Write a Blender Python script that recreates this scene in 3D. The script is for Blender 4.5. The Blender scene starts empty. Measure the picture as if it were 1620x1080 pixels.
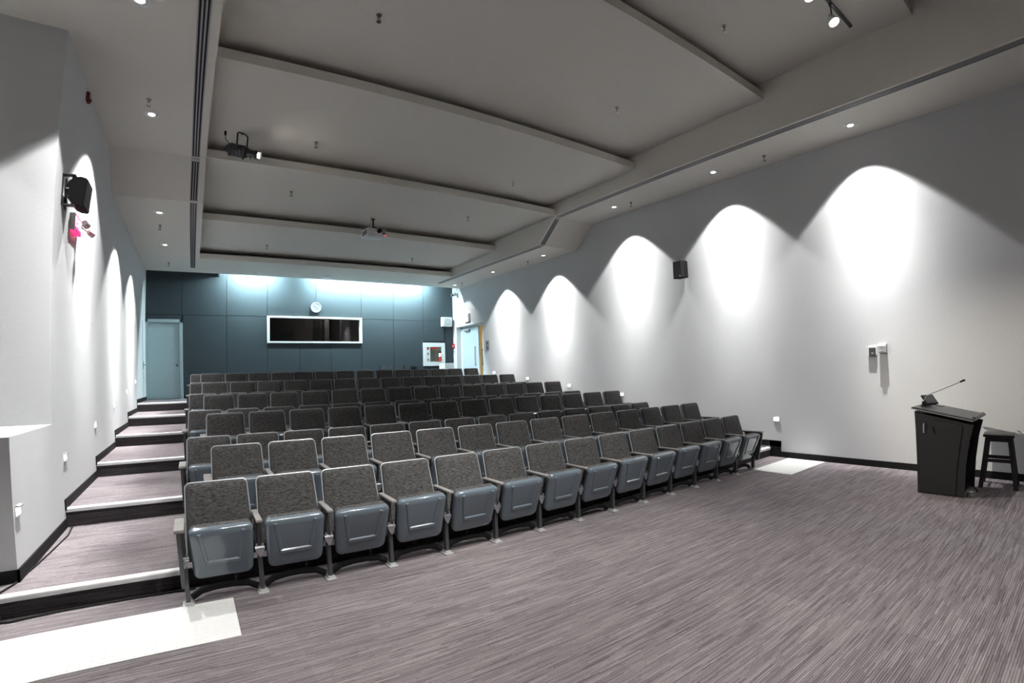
import bpy, bmesh, math, random
from mathutils import Matrix, Vector

random.seed(7)
sc = bpy.context.scene
COL = sc.collection
PI = math.pi

# ------------------------------------------------------------------ camera
# wide lens with mild barrel curvature: angle = a1*r + a3*r^3 (r in thousands of pixels of a 1620 px wide frame)
CAM_H = 1.70
YAW, PITCH, ROLL = 0.602024, 0.011694, -0.027722
cd = bpy.data.cameras.new('camera'); cam = bpy.data.objects.new('camera', cd); COL.objects.link(cam)
sc.camera = cam
cd.type = 'PANO'; cd.panorama_type = 'FISHEYE_LENS_POLYNOMIAL'
cd.sensor_fit = 'HORIZONTAL'; cd.sensor_width = 36.0; cd.sensor_height = 24.0
cd.fisheye_fov = math.radians(179)
_s = 36.0 * 1000 / 1620
cd.fisheye_polynomial_k0 = 0.0; cd.fisheye_polynomial_k1 = -1.2655996 / _s; cd.fisheye_polynomial_k2 = 0.0
cd.fisheye_polynomial_k3 = 0.2545204 / _s ** 3; cd.fisheye_polynomial_k4 = 0.0
cd.shift_y = 39.54 / 1080
cd.clip_start = 0.05; cd.clip_end = 200
_f = Vector((math.sin(YAW) * math.cos(PITCH), math.cos(YAW) * math.cos(PITCH), math.sin(PITCH)))
_r = Vector((math.cos(YAW), -math.sin(YAW), 0)); _u = _r.cross(_f)
_r2 = math.cos(ROLL) * _r + math.sin(ROLL) * _u; _u2 = -math.sin(ROLL) * _r + math.cos(ROLL) * _u
_m = Matrix((_r2, _u2, -_f)).transposed().to_4x4(); _m.translation = (0, 0, CAM_H)
cam.matrix_world = _m

# ------------------------------------------------------------------ world and exposure
w = bpy.data.worlds.new('world'); sc.world = w; w.use_nodes = True
w.node_tree.nodes['Background'].inputs[0].default_value = (0, 0, 0, 1)
sc.view_settings.view_transform = 'Standard'; sc.view_settings.look = 'None'
sc.view_settings.gamma = 1.0; sc.view_settings.use_curve_mapping = False
sc.view_settings.exposure = 0.45
P_WASH = 1.0                        # scale of the wall downlights
P_HOUSE = 450.0                     # stage downlights
P_TRACK = 150.0
P_PROFILE = 2200.0
TUBE = 950.0

# ------------------------------------------------------------------ room dimensions
XL, XR, YB, YF = -1.39, 8.92, 16.9, -4.0
XA = -4.2                            # outer wall of the front alcove
Y_PONY, Y_JAMB, Z_LEDGE = 4.85, 6.13, 1.30
XI0, XI1 = 0.09, 7.62                # ceiling coffer between the side soffits
Z_HI, Z_LO, YD0, YD1 = 5.45, 4.88, 9.08, 9.78
STEP_Y = [4.55, 6.5, 8.45, 10.4, 12.35, 14.3]
STEP_Z = [0.165, 0.365, 0.565, 0.765, 0.97, 1.175]
WT = 0.25

# ------------------------------------------------------------------ materials
def nt(name):
    m = bpy.data.materials.new(name); m.use_nodes = True
    n = m.node_tree.nodes; l = m.node_tree.links
    return m, n, l, n['Principled BSDF']

def mat(name, col, rough=0.6, metal=0.0, var=0.08, scale=8.0, bump=0.0, bscale=60.0, spec=None, coat=0.0):
    m, n, l, b = nt(name)
    tc = n.new('ShaderNodeTexCoord'); no = n.new('ShaderNodeTexNoise'); no.inputs['Scale'].default_value = scale
    no.inputs['Detail'].default_value = 4
    l.new(tc.outputs['Object'], no.inputs['Vector'])
    mx = n.new('ShaderNodeMix'); mx.data_type = 'RGBA'
    mx.inputs[6].default_value = [c * (1 - var) for c in col] + [1]
    mx.inputs[7].default_value = [min(1, c * (1 + var)) for c in col] + [1]
    l.new(no.outputs['Fac'], mx.inputs[0]); l.new(mx.outputs[2], b.inputs['Base Color'])
    b.inputs['Roughness'].default_value = rough; b.inputs['Metallic'].default_value = metal
    if spec is not None: b.inputs['Specular IOR Level'].default_value = spec
    if coat: b.inputs['Coat Weight'].default_value = coat; b.inputs['Coat Roughness'].default_value = 0.12
    if bump:
        n2 = n.new('ShaderNodeTexNoise'); n2.inputs['Scale'].default_value = bscale; n2.inputs['Detail'].default_value = 6
        l.new(tc.outputs['Object'], n2.inputs['Vector'])
        bp = n.new('ShaderNodeBump'); bp.inputs['Strength'].default_value = bump; bp.inputs['Distance'].default_value = 0.01
        l.new(n2.outputs['Fac'], bp.inputs['Height']); l.new(bp.outputs['Normal'], b.inputs['Normal'])
    return m

def emit(name, col, strength):
    m, n, l, b = nt(name)
    b.inputs['Base Color'].default_value = (*col, 1)
    b.inputs['Emission Color'].default_value = (*col, 1); b.inputs['Emission Strength'].default_value = strength
    return m

def ramp(n, fac, l, stops):
    r = n.new('ShaderNodeValToRGB'); l.new(fac, r.inputs['Fac'])
    els = r.color_ramp.elements
    while len(els) < len(stops): els.new(0.5)
    for e, (p, c) in zip(els, stops): e.position = p; e.color = (*c, 1)
    return r

def carpet_mat(name='carpet', k=1.0):
    m, n, l, b = nt(name)
    tc = n.new('ShaderNodeTexCoord'); sep = n.new('ShaderNodeSeparateXYZ'); l.new(tc.outputs['Object'], sep.inputs[0])
    def math_(op, x, y=None):
        q = n.new('ShaderNodeMath'); q.operation = op
        for i, v in enumerate((x, y)):
            if v is None: continue
            if isinstance(v, (int, float)): q.inputs[i].default_value = v
            else: l.new(v, q.inputs[i])
        return q.outputs[0]
    def wn(vec):
        q = n.new('ShaderNodeTexWhiteNoise'); q.noise_dimensions = '3D'; l.new(vec, q.inputs['Vector']); return q.outputs['Value']
    def cmb(x, y, z=0.0):
        q = n.new('ShaderNodeCombineXYZ')
        for i, v in enumerate((x, y, z)):
            if isinstance(v, (int, float)): q.inputs[i].default_value = v
            else: l.new(v, q.inputs[i])
        return q.outputs[0]
    yz = math_('ADD', sep.outputs['Y'], sep.outputs['Z'])
    def dashes(width, length, seed):
        line = math_('FLOOR', math_('DIVIDE', math_('ADD', yz, seed), width))
        off = math_('MULTIPLY', wn(cmb(line, seed, 1.0)), 9.0)
        seg = math_('FLOOR', math_('ADD', math_('DIVIDE', sep.outputs['X'], length), off))
        return wn(cmb(line, seg, seed))
    d1 = dashes(0.0065, 0.26, 0.37); d2 = dashes(0.013, 0.34, 2.11)
    mixv = math_('ADD', math_('MULTIPLY', d1, 0.62), math_('MULTIPLY', d2, 0.38))
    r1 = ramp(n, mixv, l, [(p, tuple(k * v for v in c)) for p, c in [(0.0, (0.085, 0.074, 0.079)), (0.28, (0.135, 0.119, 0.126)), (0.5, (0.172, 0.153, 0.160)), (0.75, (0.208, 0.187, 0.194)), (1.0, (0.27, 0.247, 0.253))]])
    no = n.new('ShaderNodeTexNoise'); no.inputs['Scale'].default_value = 160; no.inputs['Detail'].default_value = 2; l.new(tc.outputs['Object'], no.inputs['Vector'])
    r3 = ramp(n, no.outputs['Fac'], l, [(0.35, (0.80, 0.80, 0.80)), (0.65, (1.18, 1.18, 1.18))])
    fr = math_('FRACT', math_('DIVIDE', yz, 0.013))
    groove = math_('LESS_THAN', math_('ABSOLUTE', math_('SUBTRACT', fr, 0.5)), 0.16)
    r5 = ramp(n, groove, l, [(0.0, (1.1, 1.1, 1.1)), (1.0, (0.62, 0.61, 0.62))])
    tile = wn(cmb(math_('FLOOR', math_('DIVIDE', sep.outputs['X'], 0.5)), math_('FLOOR', math_('DIVIDE', yz, 0.5)), 4.0))
    r4 = ramp(n, tile, l, [(0.0, (0.94, 0.93, 0.95)), (1.0, (1.06, 1.06, 1.05))])
    def mul(x, y):
        q = n.new('ShaderNodeMix'); q.data_type = 'RGBA'; q.blend_type = 'MULTIPLY'; q.inputs[0].default_value = 1.0
        l.new(x, q.inputs[6]); l.new(y, q.inputs[7]); return q.outputs[2]
    l.new(mul(mul(mul(r1.outputs['Color'], r3.outputs['Color']), r4.outputs['Color']), r5.outputs['Color']), b.inputs['Base Color'])
    b.inputs['Roughness'].default_value = 0.95; b.inputs['Specular IOR Level'].default_value = 0.15
    bp = n.new('ShaderNodeBump'); bp.inputs['Strength'].default_value = 0.4; bp.inputs['Distance'].default_value = 0.003
    l.new(mixv, bp.inputs['Height']); l.new(bp.outputs['Normal'], b.inputs['Normal'])
    return m

def fabric_mat(name, lo, hi, sx=18, sy=150):
    m, n, l, b = nt(name)
    tc = n.new('ShaderNodeTexCoord'); oi = n.new('ShaderNodeObjectInfo')
    ad = n.new('ShaderNodeVectorMath'); ad.operation = 'ADD'
    l.new(tc.outputs['Object'], ad.inputs[0])
    sclr = n.new('ShaderNodeVectorMath'); sclr.operation = 'SCALE'; sclr.inputs['Scale'].default_value = 3.7
    cmb = n.new('ShaderNodeCombineXYZ')
    for i in range(3): l.new(oi.outputs['Random'], cmb.inputs[i])
    l.new(cmb.outputs[0], sclr.inputs[0]); l.new(sclr.outputs[0], ad.inputs[1])
    mp = n.new('ShaderNodeMapping'); mp.inputs['Scale'].default_value = (sx, sy, sy)
    l.new(ad.outputs[0], mp.inputs['Vector'])
    no = n.new('ShaderNodeTexNoise'); no.inputs['Scale'].default_value = 1.0; no.inputs['Detail'].default_value = 5; no.inputs['Roughness'].default_value = 0.7
    l.new(mp.outputs['Vector'], no.inputs['Vector'])
    r = ramp(n, no.outputs['Fac'], l, [(0.38, lo), (0.66, hi)])
    l.new(r.outputs['Color'], b.inputs['Base Color']); b.inputs['Roughness'].default_value = 0.9
    b.inputs['Specular IOR Level'].default_value = 0.2
    bp = n.new('ShaderNodeBump'); bp.inputs['Strength'].default_value = 0.3; bp.inputs['Distance'].default_value = 0.003
    l.new(no.outputs['Fac'], bp.inputs['Height']); l.new(bp.outputs['Normal'], b.inputs['Normal'])
    return m

M = {
    'wall': mat('wall_paint', (0.66, 0.672, 0.685), 0.7, var=0.03, scale=1.6, bump=0.10, bscale=35, spec=0.3),
    'ceil': mat('ceiling_stucco', (0.78, 0.755, 0.70), 0.9, var=0.05, scale=40, bump=0.35, bscale=110, spec=0.2),
    'carpet': carpet_mat(),
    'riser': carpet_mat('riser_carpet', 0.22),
    'clockgrey': mat('clock_case', (0.36, 0.37, 0.42), 0.5),
    'dial': mat('clock_dial', (0.24, 0.25, 0.32), 0.5),
    'matte': mat('matte_black', (0.006, 0.006, 0.006), 0.8, spec=0.1),
    'darkred': mat('dark_red', (0.16, 0.008, 0.008), 0.5),
    'black': mat('black_rubber', (0.009, 0.009, 0.010), 0.7, spec=0.2),
    'blackmetal': mat('black_metal', (0.014, 0.014, 0.015), 0.45),
    'nosing': mat('nosing_aluminium', (0.80, 0.81, 0.82), 0.35, 0.15, var=0.05),
    'panel': mat('acoustic_panel', (0.042, 0.055, 0.063), 0.85, var=0.12, scale=30, bump=0.25, bscale=160, spec=0.25),
    'gap': mat('joint_shadow', (0.015, 0.018, 0.02), 0.9),  # dark base colour of the back wall, also on the front wall
    'fabric': fabric_mat('heather_fabric', (0.009, 0.009, 0.009), (0.142, 0.140, 0.138), 30, 260),
    'shell': mat('blue_grey_plastic', (0.120, 0.152, 0.180), 0.13, var=0.10, scale=6, spec=0.6, coat=0.4),
    'piping': mat('light_edge_trim', (0.42, 0.44, 0.47), 0.35, 0.3),
    'arm': mat('armrest_plastic', (0.24, 0.235, 0.23), 0.5),
    'steel': mat('grey_steel', (0.085, 0.088, 0.092), 0.45, 0.5),
    'plate': mat('foot_plate_steel', (0.52, 0.53, 0.53), 0.4, 0.5),
    'chrome': mat('chrome', (0.50, 0.52, 0.55), 0.25, 0.9),
    'mat': mat('white_tactile_mat', (0.60, 0.605, 0.60), 0.6, var=0.03, scale=20, bump=0.3, bscale=70),
    'white': mat('white_enamel', (0.78, 0.79, 0.79), 0.4, var=0.03),
    'door': mat('door_paint', (0.42, 0.52, 0.55), 0.45, var=0.04, scale=3),
    'doorpale': mat('pale_door_paint', (0.44, 0.51, 0.56), 0.45, var=0.04, scale=3),
    'lectern': mat('lectern_black_laminate', (0.013, 0.0125, 0.013), 0.4, var=0.15, scale=12),
    'lectop': mat('lectern_top', (0.035, 0.035, 0.037), 0.35),
    'wood': mat('dark_stained_wood', (0.018, 0.016, 0.016), 0.4, var=0.3, scale=14),
    'red': mat('fire_red', (0.5, 0.02, 0.02), 0.4),
    'grey': mat('mid_grey', (0.25, 0.25, 0.25), 0.5),
    'lgrey': mat('light_grey_plastic', (0.60, 0.63, 0.64), 0.4),
    'screen': mat('tablet_screen', (0.09, 0.09, 0.09), 0.15),
    'brass': mat('sprinkler_metal', (0.30, 0.28, 0.25), 0.3, 0.8),
    'booth': mat('booth_wall', (0.15, 0.142, 0.137), 0.9, var=0.2, scale=2),
    'cream': mat('corridor_cream', (0.75, 0.62, 0.36), 0.7),
    'slot': mat('slot_black', (0.006, 0.006, 0.007), 0.9),
    'diff': mat('diffuser_grey', (0.36, 0.35, 0.36), 0.5, 0.2),
    'lamp': emit('downlight_lamp', (1.0, 0.97, 0.92), 2.0),
    'led': emit('step_light_led', (0.95, 0.97, 1.0), 10.0),
    'tube': emit('fluorescent_tube', (0.70, 0.95, 1.0), TUBE),
    'warm': emit('spot_lens', (1.0, 0.90, 0.72), 40.0),
    'exitred': emit('exit_red', (1.0, 0.02, 0.12), 2.2),
    'exitwhite': emit('exit_white', (1.0, 0.75, 0.80), 2.2),
    'redled': emit('red_led', (1.0, 0.05, 0.10), 6.0),
}

def glass_mat(name, tint):
    m, n, l, b = nt(name)
    g = n.new('ShaderNodeBsdfGlossy'); g.inputs['Roughness'].default_value = 0.03; g.inputs['Color'].default_value = (0.9, 0.9, 0.9, 1)
    t = n.new('ShaderNodeBsdfTransparent'); t.inputs['Color'].default_value = (tint, tint, tint, 1)
    fr = n.new('ShaderNodeFresnel'); fr.inputs['IOR'].default_value = 1.45
    mx = n.new('ShaderNodeMixShader'); l.new(fr.outputs[0], mx.inputs[0]); l.new(t.outputs[0], mx.inputs[1]); l.new(g.outputs[0], mx.inputs[2])
    l.new(mx.outputs[0], n['Material Output'].inputs['Surface'])
    return m
M['glass'] = glass_mat('booth_glass', 0.75); M['clear'] = glass_mat('clear_glass', 0.97)

# ------------------------------------------------------------------ mesh helpers
def box(bm, x0, x1, y0, y1, z0, z1, bev=0.0, mtx=None):
    vs = [bm.verts.new((x, y, z)) for x in (x0, x1) for y in (y0, y1) for z in (z0, z1)]
    fs = [bm.faces.new([vs[i] for i in q]) for q in ((0, 1, 3, 2), (4, 6, 7, 5), (0, 4, 5, 1), (2, 3, 7, 6), (0, 2, 6, 4), (1, 5, 7, 3))]
    if bev:
        es = list({e for f in fs for e in f.edges})
        r = bmesh.ops.bevel(bm, geom=es, offset=bev, segments=2, affect='EDGES', profile=0.5)
        vs = list({v for f in r['faces'] for v in f.verts} | {v for v in vs if v.is_valid})
    if mtx is not None: bmesh.ops.transform(bm, matrix=mtx, verts=[v for v in vs if v.is_valid])
    return vs

def cyl(bm, p0, p1, r0, r1=None, seg=12, caps=True):
    p0, p1 = Vector(p0), Vector(p1); r1 = r0 if r1 is None else r1
    d = (p1 - p0).normalized(); a = d.orthogonal().normalized(); b = d.cross(a)
    A = [bm.verts.new(p0 + r0 * (math.cos(2 * PI * i / seg) * a + math.sin(2 * PI * i / seg) * b)) for i in range(seg)]
    B = [bm.verts.new(p1 + r1 * (math.cos(2 * PI * i / seg) * a + math.sin(2 * PI * i / seg) * b)) for i in range(seg)]
    for i in range(seg): bm.faces.new((A[i], A[(i + 1) % seg], B[(i + 1) % seg], B[i]))
    if caps: bm.faces.new(A[::-1]); bm.faces.new(B)

def tube(bm, pts, r, seg=8, closed=False):
    pts = [Vector(p) for p in pts]; n = len(pts); rings = []
    up = None
    for i, p in enumerate(pts):
        q0 = pts[i - 1] if (i or closed) else p; q1 = pts[(i + 1) % n] if (i < n - 1 or closed) else p
        d = (q1 - q0).normalized()
        if up is None: up = d.orthogonal().normalized()
        up = (up - up.dot(d) * d).normalized(); b = d.cross(up)
        rings.append([bm.verts.new(p + r * (math.cos(2 * PI * k / seg) * up + math.sin(2 * PI * k / seg) * b)) for k in range(seg)])
    m = n if closed else n - 1
    for i in range(m):
        A, B = rings[i], rings[(i + 1) % n]
        for k in range(seg): bm.faces.new((A[k], A[(k + 1) % seg], B[(k + 1) % seg], B[k]))
    if not closed: bm.faces.new(rings[0][::-1]); bm.faces.new(rings[-1])

def ring(bm, c, r, rt, axis='Z', seg=28, tseg=8, squash=1.0):
    c = Vector(c); R = []
    for i in range(seg):
        a = 2 * PI * i / seg; row = []
        for k in range(tseg):
            t = 2 * PI * k / tseg; q = r + rt * math.cos(t); h = rt * math.sin(t) * squash
            v = (q * math.cos(a), q * math.sin(a), h)
            if axis == 'Y': v = (v[0], v[2], v[1])
            if axis == 'X': v = (v[2], v[0], v[1])
            row.append(bm.verts.new(c + Vector(v)))
        R.append(row)
    for i in range(seg):
        A, B = R[i], R[(i + 1) % seg]
        for k in range(tseg): bm.faces.new((A[k], B[k], B[(k + 1) % tseg], A[(k + 1) % tseg]))

def prism(bm, poly, axis, a0, a1):
    """extrude a 2D polygon along an axis; the polygon lives in the other two axes, in xyz order"""
    def pt(p, a):
        return {'X': (a, p[0], p[1]), 'Y': (p[0], a, p[1]), 'Z': (p[0], p[1], a)}[axis]
    A = [bm.verts.new(pt(p, a0)) for p in poly]; B = [bm.verts.new(pt(p, a1)) for p in poly]
    n = len(poly)
    bm.faces.new(A); bm.faces.new(B[::-1])
    for i in range(n): bm.faces.new((A[i], B[i], B[(i + 1) % n], A[(i + 1) % n]))

def trap(wb, wt, h, rb, rt, d=0.0, seg=5):
    """rounded trapezoid outline (u across, v up), inset by d"""
    wb -= d; wt -= d; rb = max(0.004, rb - d); rt = max(0.004, rt - d)
    v0, v1 = d, h - d; pts = []
    for cx, cy, r, a0 in ((wb - rb, v0 + rb, rb, -PI / 2), (wt - rt, v1 - rt, rt, 0), (-wt + rt, v1 - rt, rt, PI / 2), (-wb + rb, v0 + rb, rb, PI)):
        for i in range(seg + 1):
            a = a0 + PI / 2 * i / seg; pts.append((cx + r * math.cos(a), cy + r * math.sin(a)))
    return pts

def loft(bm, layers):
    R = [[bm.verts.new(p) for p in L] for L in layers]; n = len(R[0])
    for A, B in zip(R, R[1:]):
        for i in range(n): bm.faces.new((A[i], A[(i + 1) % n], B[(i + 1) % n], B[i]))
    bm.faces.new(R[0][::-1]); bm.faces.new(R[-1])

def mesh(name, bm, m, smooth=False):
    bmesh.ops.recalc_face_normals(bm, faces=bm.faces)
    me = bpy.data.meshes.new(name); bm.to_mesh(me); bm.free()
    me.materials.append(M[m] if isinstance(m, str) else m)
    if smooth:
        me.shade_smooth()
        me.set_sharp_from_angle(angle=math.radians(38))
    return me

def obj(name, bm, m, parent=None, smooth=False, loc=None):
    me = bm if isinstance(bm, bpy.types.Mesh) else mesh(name, bm, m, smooth)
    o = bpy.data.objects.new(name, me); COL.objects.link(o)
    if parent is not None: o.parent = parent
    if loc is not None: o.location = loc
    return o

def B(): return bmesh.new()
def bx(name, m, dims, parent=None, bev=0.0, smooth=False):
    bm = B(); box(bm, *dims, bev=bev); return obj(name, bm, m, parent, smooth)

def tag(o, label, cat, group=None):
    o['label'] = label; o['category'] = cat
    if group: o['group'] = group
    return o
def thing(name, label, cat, loc=(0, 0, 0), rot=(0, 0, 0), group=None):
    o = bpy.data.objects.new(name, None); COL.objects.link(o); o.location = loc; o.rotation_euler = rot
    o.empty_display_size = 0.1
    return tag(o, label, cat, group)
def struct(o, label=None):
    o['kind'] = 'structure'
    if label: o['label'] = label
    return o
def copy_tree(o, parent=None):
    c = o.copy(); COL.objects.link(c); c.parent = parent
    for ch in o.children: copy_tree(ch, c)
    return c
def spot(name, loc, target, power, half_deg, blend, size=0.04, col=(1, 0.97, 0.93), parent=None):
    ld = bpy.data.lights.new(name, 'SPOT'); ld.energy = power; ld.spot_size = 2 * math.radians(half_deg)
    ld.spot_blend = blend; ld.shadow_soft_size = size; ld.color = col
    o = bpy.data.objects.new(name, ld); COL.objects.link(o)
    d = Vector(target) - Vector(loc); o.rotation_euler = d.to_track_quat('-Z', 'Y').to_euler()
    o.location = loc
    if parent is not None:
        o.parent = parent; o.matrix_parent_inverse = Matrix.Translation(-Vector(parent.location))
    return o

# photometric curve of the recessed wall-washing downlights: candela by angle from straight down, cut off at 43 degrees;
# the reflector throws most of the beam towards the wall (horizontal angle 0) and little away from it (180)
VA = [0, 2, 4, 6, 8, 11, 15, 19, 23, 27, 31, 35, 39, 41.5, 42.6, 44.5, 90]
TO_WALL = [240, 560, 1200, 1600, 1650, 1450, 1120, 830, 590, 430, 320, 250, 205, 170, 60, 0, 0]
AWAY = [240, 205, 180, 165, 150, 135, 120, 108, 95, 85, 75, 65, 55, 45, 18, 0, 0]
HA = [(0, 1.0), (45, 1.0), (70, 0.9), (90, 0.45), (135, 0.12), (180, 0.0)]
ies = bpy.data.texts.new('downlight_curve')
ies.write('IESNA:LM-63-2002\nTILT=NONE\n1 -1 1 %d %d 1 2 0 0 0\n1 1 0\n%s\n%s\n' % (len(VA), len(HA), ' '.join(map(str, VA)), ' '.join(str(h) for h, _ in HA)))
for _, k_ in HA: ies.write(' '.join('%.1f' % (w_ * k_ + o_ * (1 - k_)) for w_, o_ in zip(TO_WALL, AWAY)) + '\n')
def ies_light(name, loc, scale, parent, side, col=(1, 0.985, 0.965)):
    ld = bpy.data.lights.new(name, 'SPOT'); ld.energy = scale; ld.spot_size = math.radians(94); ld.spot_blend = 0.0; ld.shadow_soft_size = 0.03; ld.color = col
    ld.use_nodes = True; n = ld.node_tree.nodes; l = ld.node_tree.links
    tx = n.new('ShaderNodeTexIES'); tx.mode = 'INTERNAL'; tx.ies = ies; tx.inputs['Strength'].default_value = 1 / 0.0706650768394
    l.new(tx.outputs['Fac'], n['Emission'].inputs['Strength'])
    o = bpy.data.objects.new(name, ld); COL.objects.link(o); o.location = loc; o.rotation_euler = (0, 0, side * PI / 2)
    o.parent = parent; o.matrix_parent_inverse = Matrix.Translation(-Vector(parent.location))
    return o

ORD = ['first', 'second', 'third', 'fourth', 'fifth', 'sixth', 'seventh', 'eighth', 'ninth', 'tenth', 'eleventh', 'twelfth', 'thirteenth', 'fourteenth', 'fifteenth', 'sixteenth']

# ------------------------------------------------------------------ floor and tiers
bm = B(); box(bm, XA, XR, YF, YB, -0.2, 0.0)
floor = struct(obj('floor', bm, 'carpet'), 'grey-purple streaked carpet floor in front of the seating')
for k in range(6):
    y0 = STEP_Y[k]; z1 = STEP_Z[k]; z0 = 0.0 if k == 0 else STEP_Z[k - 1]
    x0 = XA if k == 0 else XL
    bm = B(); box(bm, x0, XR, y0, YB, z0, z1)
    obj('seating_tier', bm, 'carpet', floor)
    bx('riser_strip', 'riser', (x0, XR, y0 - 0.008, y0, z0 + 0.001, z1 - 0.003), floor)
    for (a, b_) in ((XA if k == 0 else XL + 0.005, -0.17), (7.86, XR - 0.005)):
        if k == 0 and a == XA:
            segs = ((a, -1.52), (-1.515, b_))
        else: segs = ((a, b_),)
        for (s0, s1) in segs:
            bm = B()
            prism(bm, [(y0 - 0.012, z1 - 0.042), (y0 - 0.014, z1 - 0.004), (y0 - 0.008, z1 + 0.005), (y0 + 0.05, z1 + 0.005), (y0 + 0.05, z1 - 0.003), (y0, z1 - 0.003), (y0, z1 - 0.042)], 'X', s0, s1)
            for q in range(3): box(bm, s0, s1, y0 - 0.0165, y0 - 0.012, z1 - 0.036 + q * 0.011, z1 - 0.031 + q * 0.011)
            obj('step_nosing', bm, 'nosing', floor)

# ------------------------------------------------------------------ walls
bm = B()
box(bm, XL - WT, XL, Y_JAMB, YB + WT, 0, 6.0)
box(bm, XA, XL - WT, Y_JAMB, Y_JAMB + WT, 0, 6.0)
box(bm, XA - WT, XA, YF, Y_JAMB + WT, -0.2, 6.8)
wl = struct(obj('wall_left', bm, 'wall'), 'pale grey left wall beside the stepped aisle')
bm = B(); box(bm, XA, XL, Y_PONY, Y_JAMB, STEP_Z[0], Z_LEDGE)
struct(obj('wall_ledge', bm, 'wall'), 'low white ledge wall at the foot of the left aisle')
# right wall with the door opening
DY0, DY1, DZ1 = 14.66, 16.62, 3.45
bm = B()
box(bm, XR, XR + WT, YF, DY0, -0.2, 6.0)
box(bm, XR, XR + WT, DY1, YB + WT, -0.2, 6.0)
box(bm, XR, XR + WT, DY0, DY1, DZ1, 6.0)
box(bm, XR, XR + WT, DY0, DY1, -0.2, STEP_Z[5])
struct(obj('wall_right', bm, 'wall'), 'pale grey right wall washed by scallops of light')
# front wall behind the camera, coloured dark to cut bounce onto the seats
bm = B(); box(bm, XA - WT, XR + WT, YF - WT, YF, -0.2, 6.9)
struct(obj('wall_front', bm, 'gap'), 'plain dark wall behind the stage')
# back wall with booth window
WX0, WX1, WZ0, WZ1 = 2.19, 5.31, 2.90, 3.67
bm = B()
box(bm, XL - WT, WX0, YB, YB + WT, 0, 6.0); box(bm, WX1, XR + WT, YB, YB + WT, 0, 6.0)
box(bm, WX0, WX1, YB, YB + WT, 0, WZ0); box(bm, WX0, WX1, YB, YB + WT, WZ1, 6.0)
wb = struct(obj('wall_back', bm, 'gap'), 'dark slate acoustic-panelled back wall')
def wall_panel(x0, x1, z0, z1):
    g = 0.006
    bm = B(); box(bm, x0 + g, x1 - g, YB - 0.022, YB - 0.001, z0 + g, z1 - g, bev=0.004)
    obj('wall_panel', bm, 'panel', wb)
ZT, ZJ = 5.3, 3.685
for x0, x1 in ((-1.39, -0.375), (-0.375, 0.92), (0.92, 2.165), (2.165, 3.75), (3.75, 5.32), (5.32, 6.51), (6.51, 7.68), (7.68, 8.92)):
    wall_panel(x0, x1, ZJ, ZT)
wall_panel(-1.39, -0.375, 3.555, ZJ)
for x0, x1 in ((-0.345, 0.92), (0.92, 2.165), (5.32, 6.51)):
    wall_panel(x0, x1, STEP_Z[5], ZJ)
for x0, x1 in ((2.165, 3.2), (3.2, 4.25), (4.25, 5.32)): wall_panel(x0, x1, STEP_Z[5], WZ0 - 0.02)
wall_panel(6.51, 7.68, STEP_Z[5], ZJ)
wall_panel(7.68, 8.54, 2.93, ZJ); wall_panel(7.68, 8.54, STEP_Z[5], 1.99); wall_panel(8.54, 8.92, STEP_Z[5], ZJ)

# booth window: frame bars, pane, booth behind
win = struct(bpy.data.objects.new('window_1', None)); COL.objects.link(win); win['label'] = 'long dark control-booth window with white frame'
for d, m_ in (((WX0 - 0.03, WX0 + 0.05, YB - 0.06, YB + 0.1, WZ0 - 0.02, WZ1), 'white'), ((WX1 - 0.05, WX1 + 0.03, YB - 0.06, YB + 0.1, WZ0 - 0.02, WZ1), 'white'),
          ((WX0 - 0.03, WX1 + 0.03, YB - 0.06, YB + 0.1, WZ0 - 0.06, WZ0 - 0.005), 'white'), ((WX0 - 0.03, WX1 + 0.03, YB - 0.06, YB + 0.1, WZ1 - 0.015, WZ1 + 0.045), 'white')):
    bx('window_frame', m_, d, win, bev=0.005)
bx('pane', 'glass', (WX0 + 0.05, WX1 - 0.05, YB + 0.05, YB + 0.056, WZ0 - 0.005, WZ1 - 0.015), win)
for d in ((WX0 - 1, WX1 + 1, YB + 2.6, YB + 2.7, 1.2, 4.4), (WX0 - 1.1, WX0 - 1, YB + WT, YB + 2.7, 1.2, 4.4), (WX1 + 1, WX1 + 1.1, YB + WT, YB + 2.7, 1.2, 4.4), (WX0 - 1, WX1 + 1, YB + WT, YB + 2.7, 1.1, 1.2), (WX0 - 1, WX1 + 1, YB + WT, YB + 2.7, 4.4, 4.5)):
    struct(bx('wall_booth', 'booth', d), 'dim brown interior of the control booth')
for i, (x0, x1, z0, z1, y) in enumerate(((3.95, 4.25, 1.2, 4.3, 18.2), (4.45, 4.62, 1.2, 4.3, 18.6), (5.0, 5.4, 1.2, 4.3, 18.4))):  # invented upright slabs standing in for likely reflections in the booth glass
    bm = B(); box(bm, x0, x1, y, y + 0.12, z0, z1, bev=0.01); box(bm, x0 + 0.03, x1 - 0.03, y - 0.012, y, z0 + 0.1, z1 - 0.1)
    tag(obj('equipment_rack', bm, 'grey'), ['tall grey rack behind the middle of the booth glass', 'slim grey post just right of the middle behind booth glass', 'wide grey rack at the right end behind the booth glass'][i], 'rack')
bm = B(); box(bm, 2.3, 3.9, 17.5, 18.1, 2.72, 2.78); box(bm, 2.35, 2.4, 17.55, 18.05, 1.2, 2.72); box(bm, 3.8, 3.85, 17.55, 18.05, 1.2, 2.72)
tag(obj('booth_desk', bm, 'black'), 'black desk behind the left half of booth glass', 'desk')  # invented desk, built in place of likely reflections
t = thing('booth_monitor', 'dull grey monitor on the desk behind the booth glass', 'monitor', (2.95, 17.75, 2.78))  # monitor made up along with the desk, not a known fitting
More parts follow.
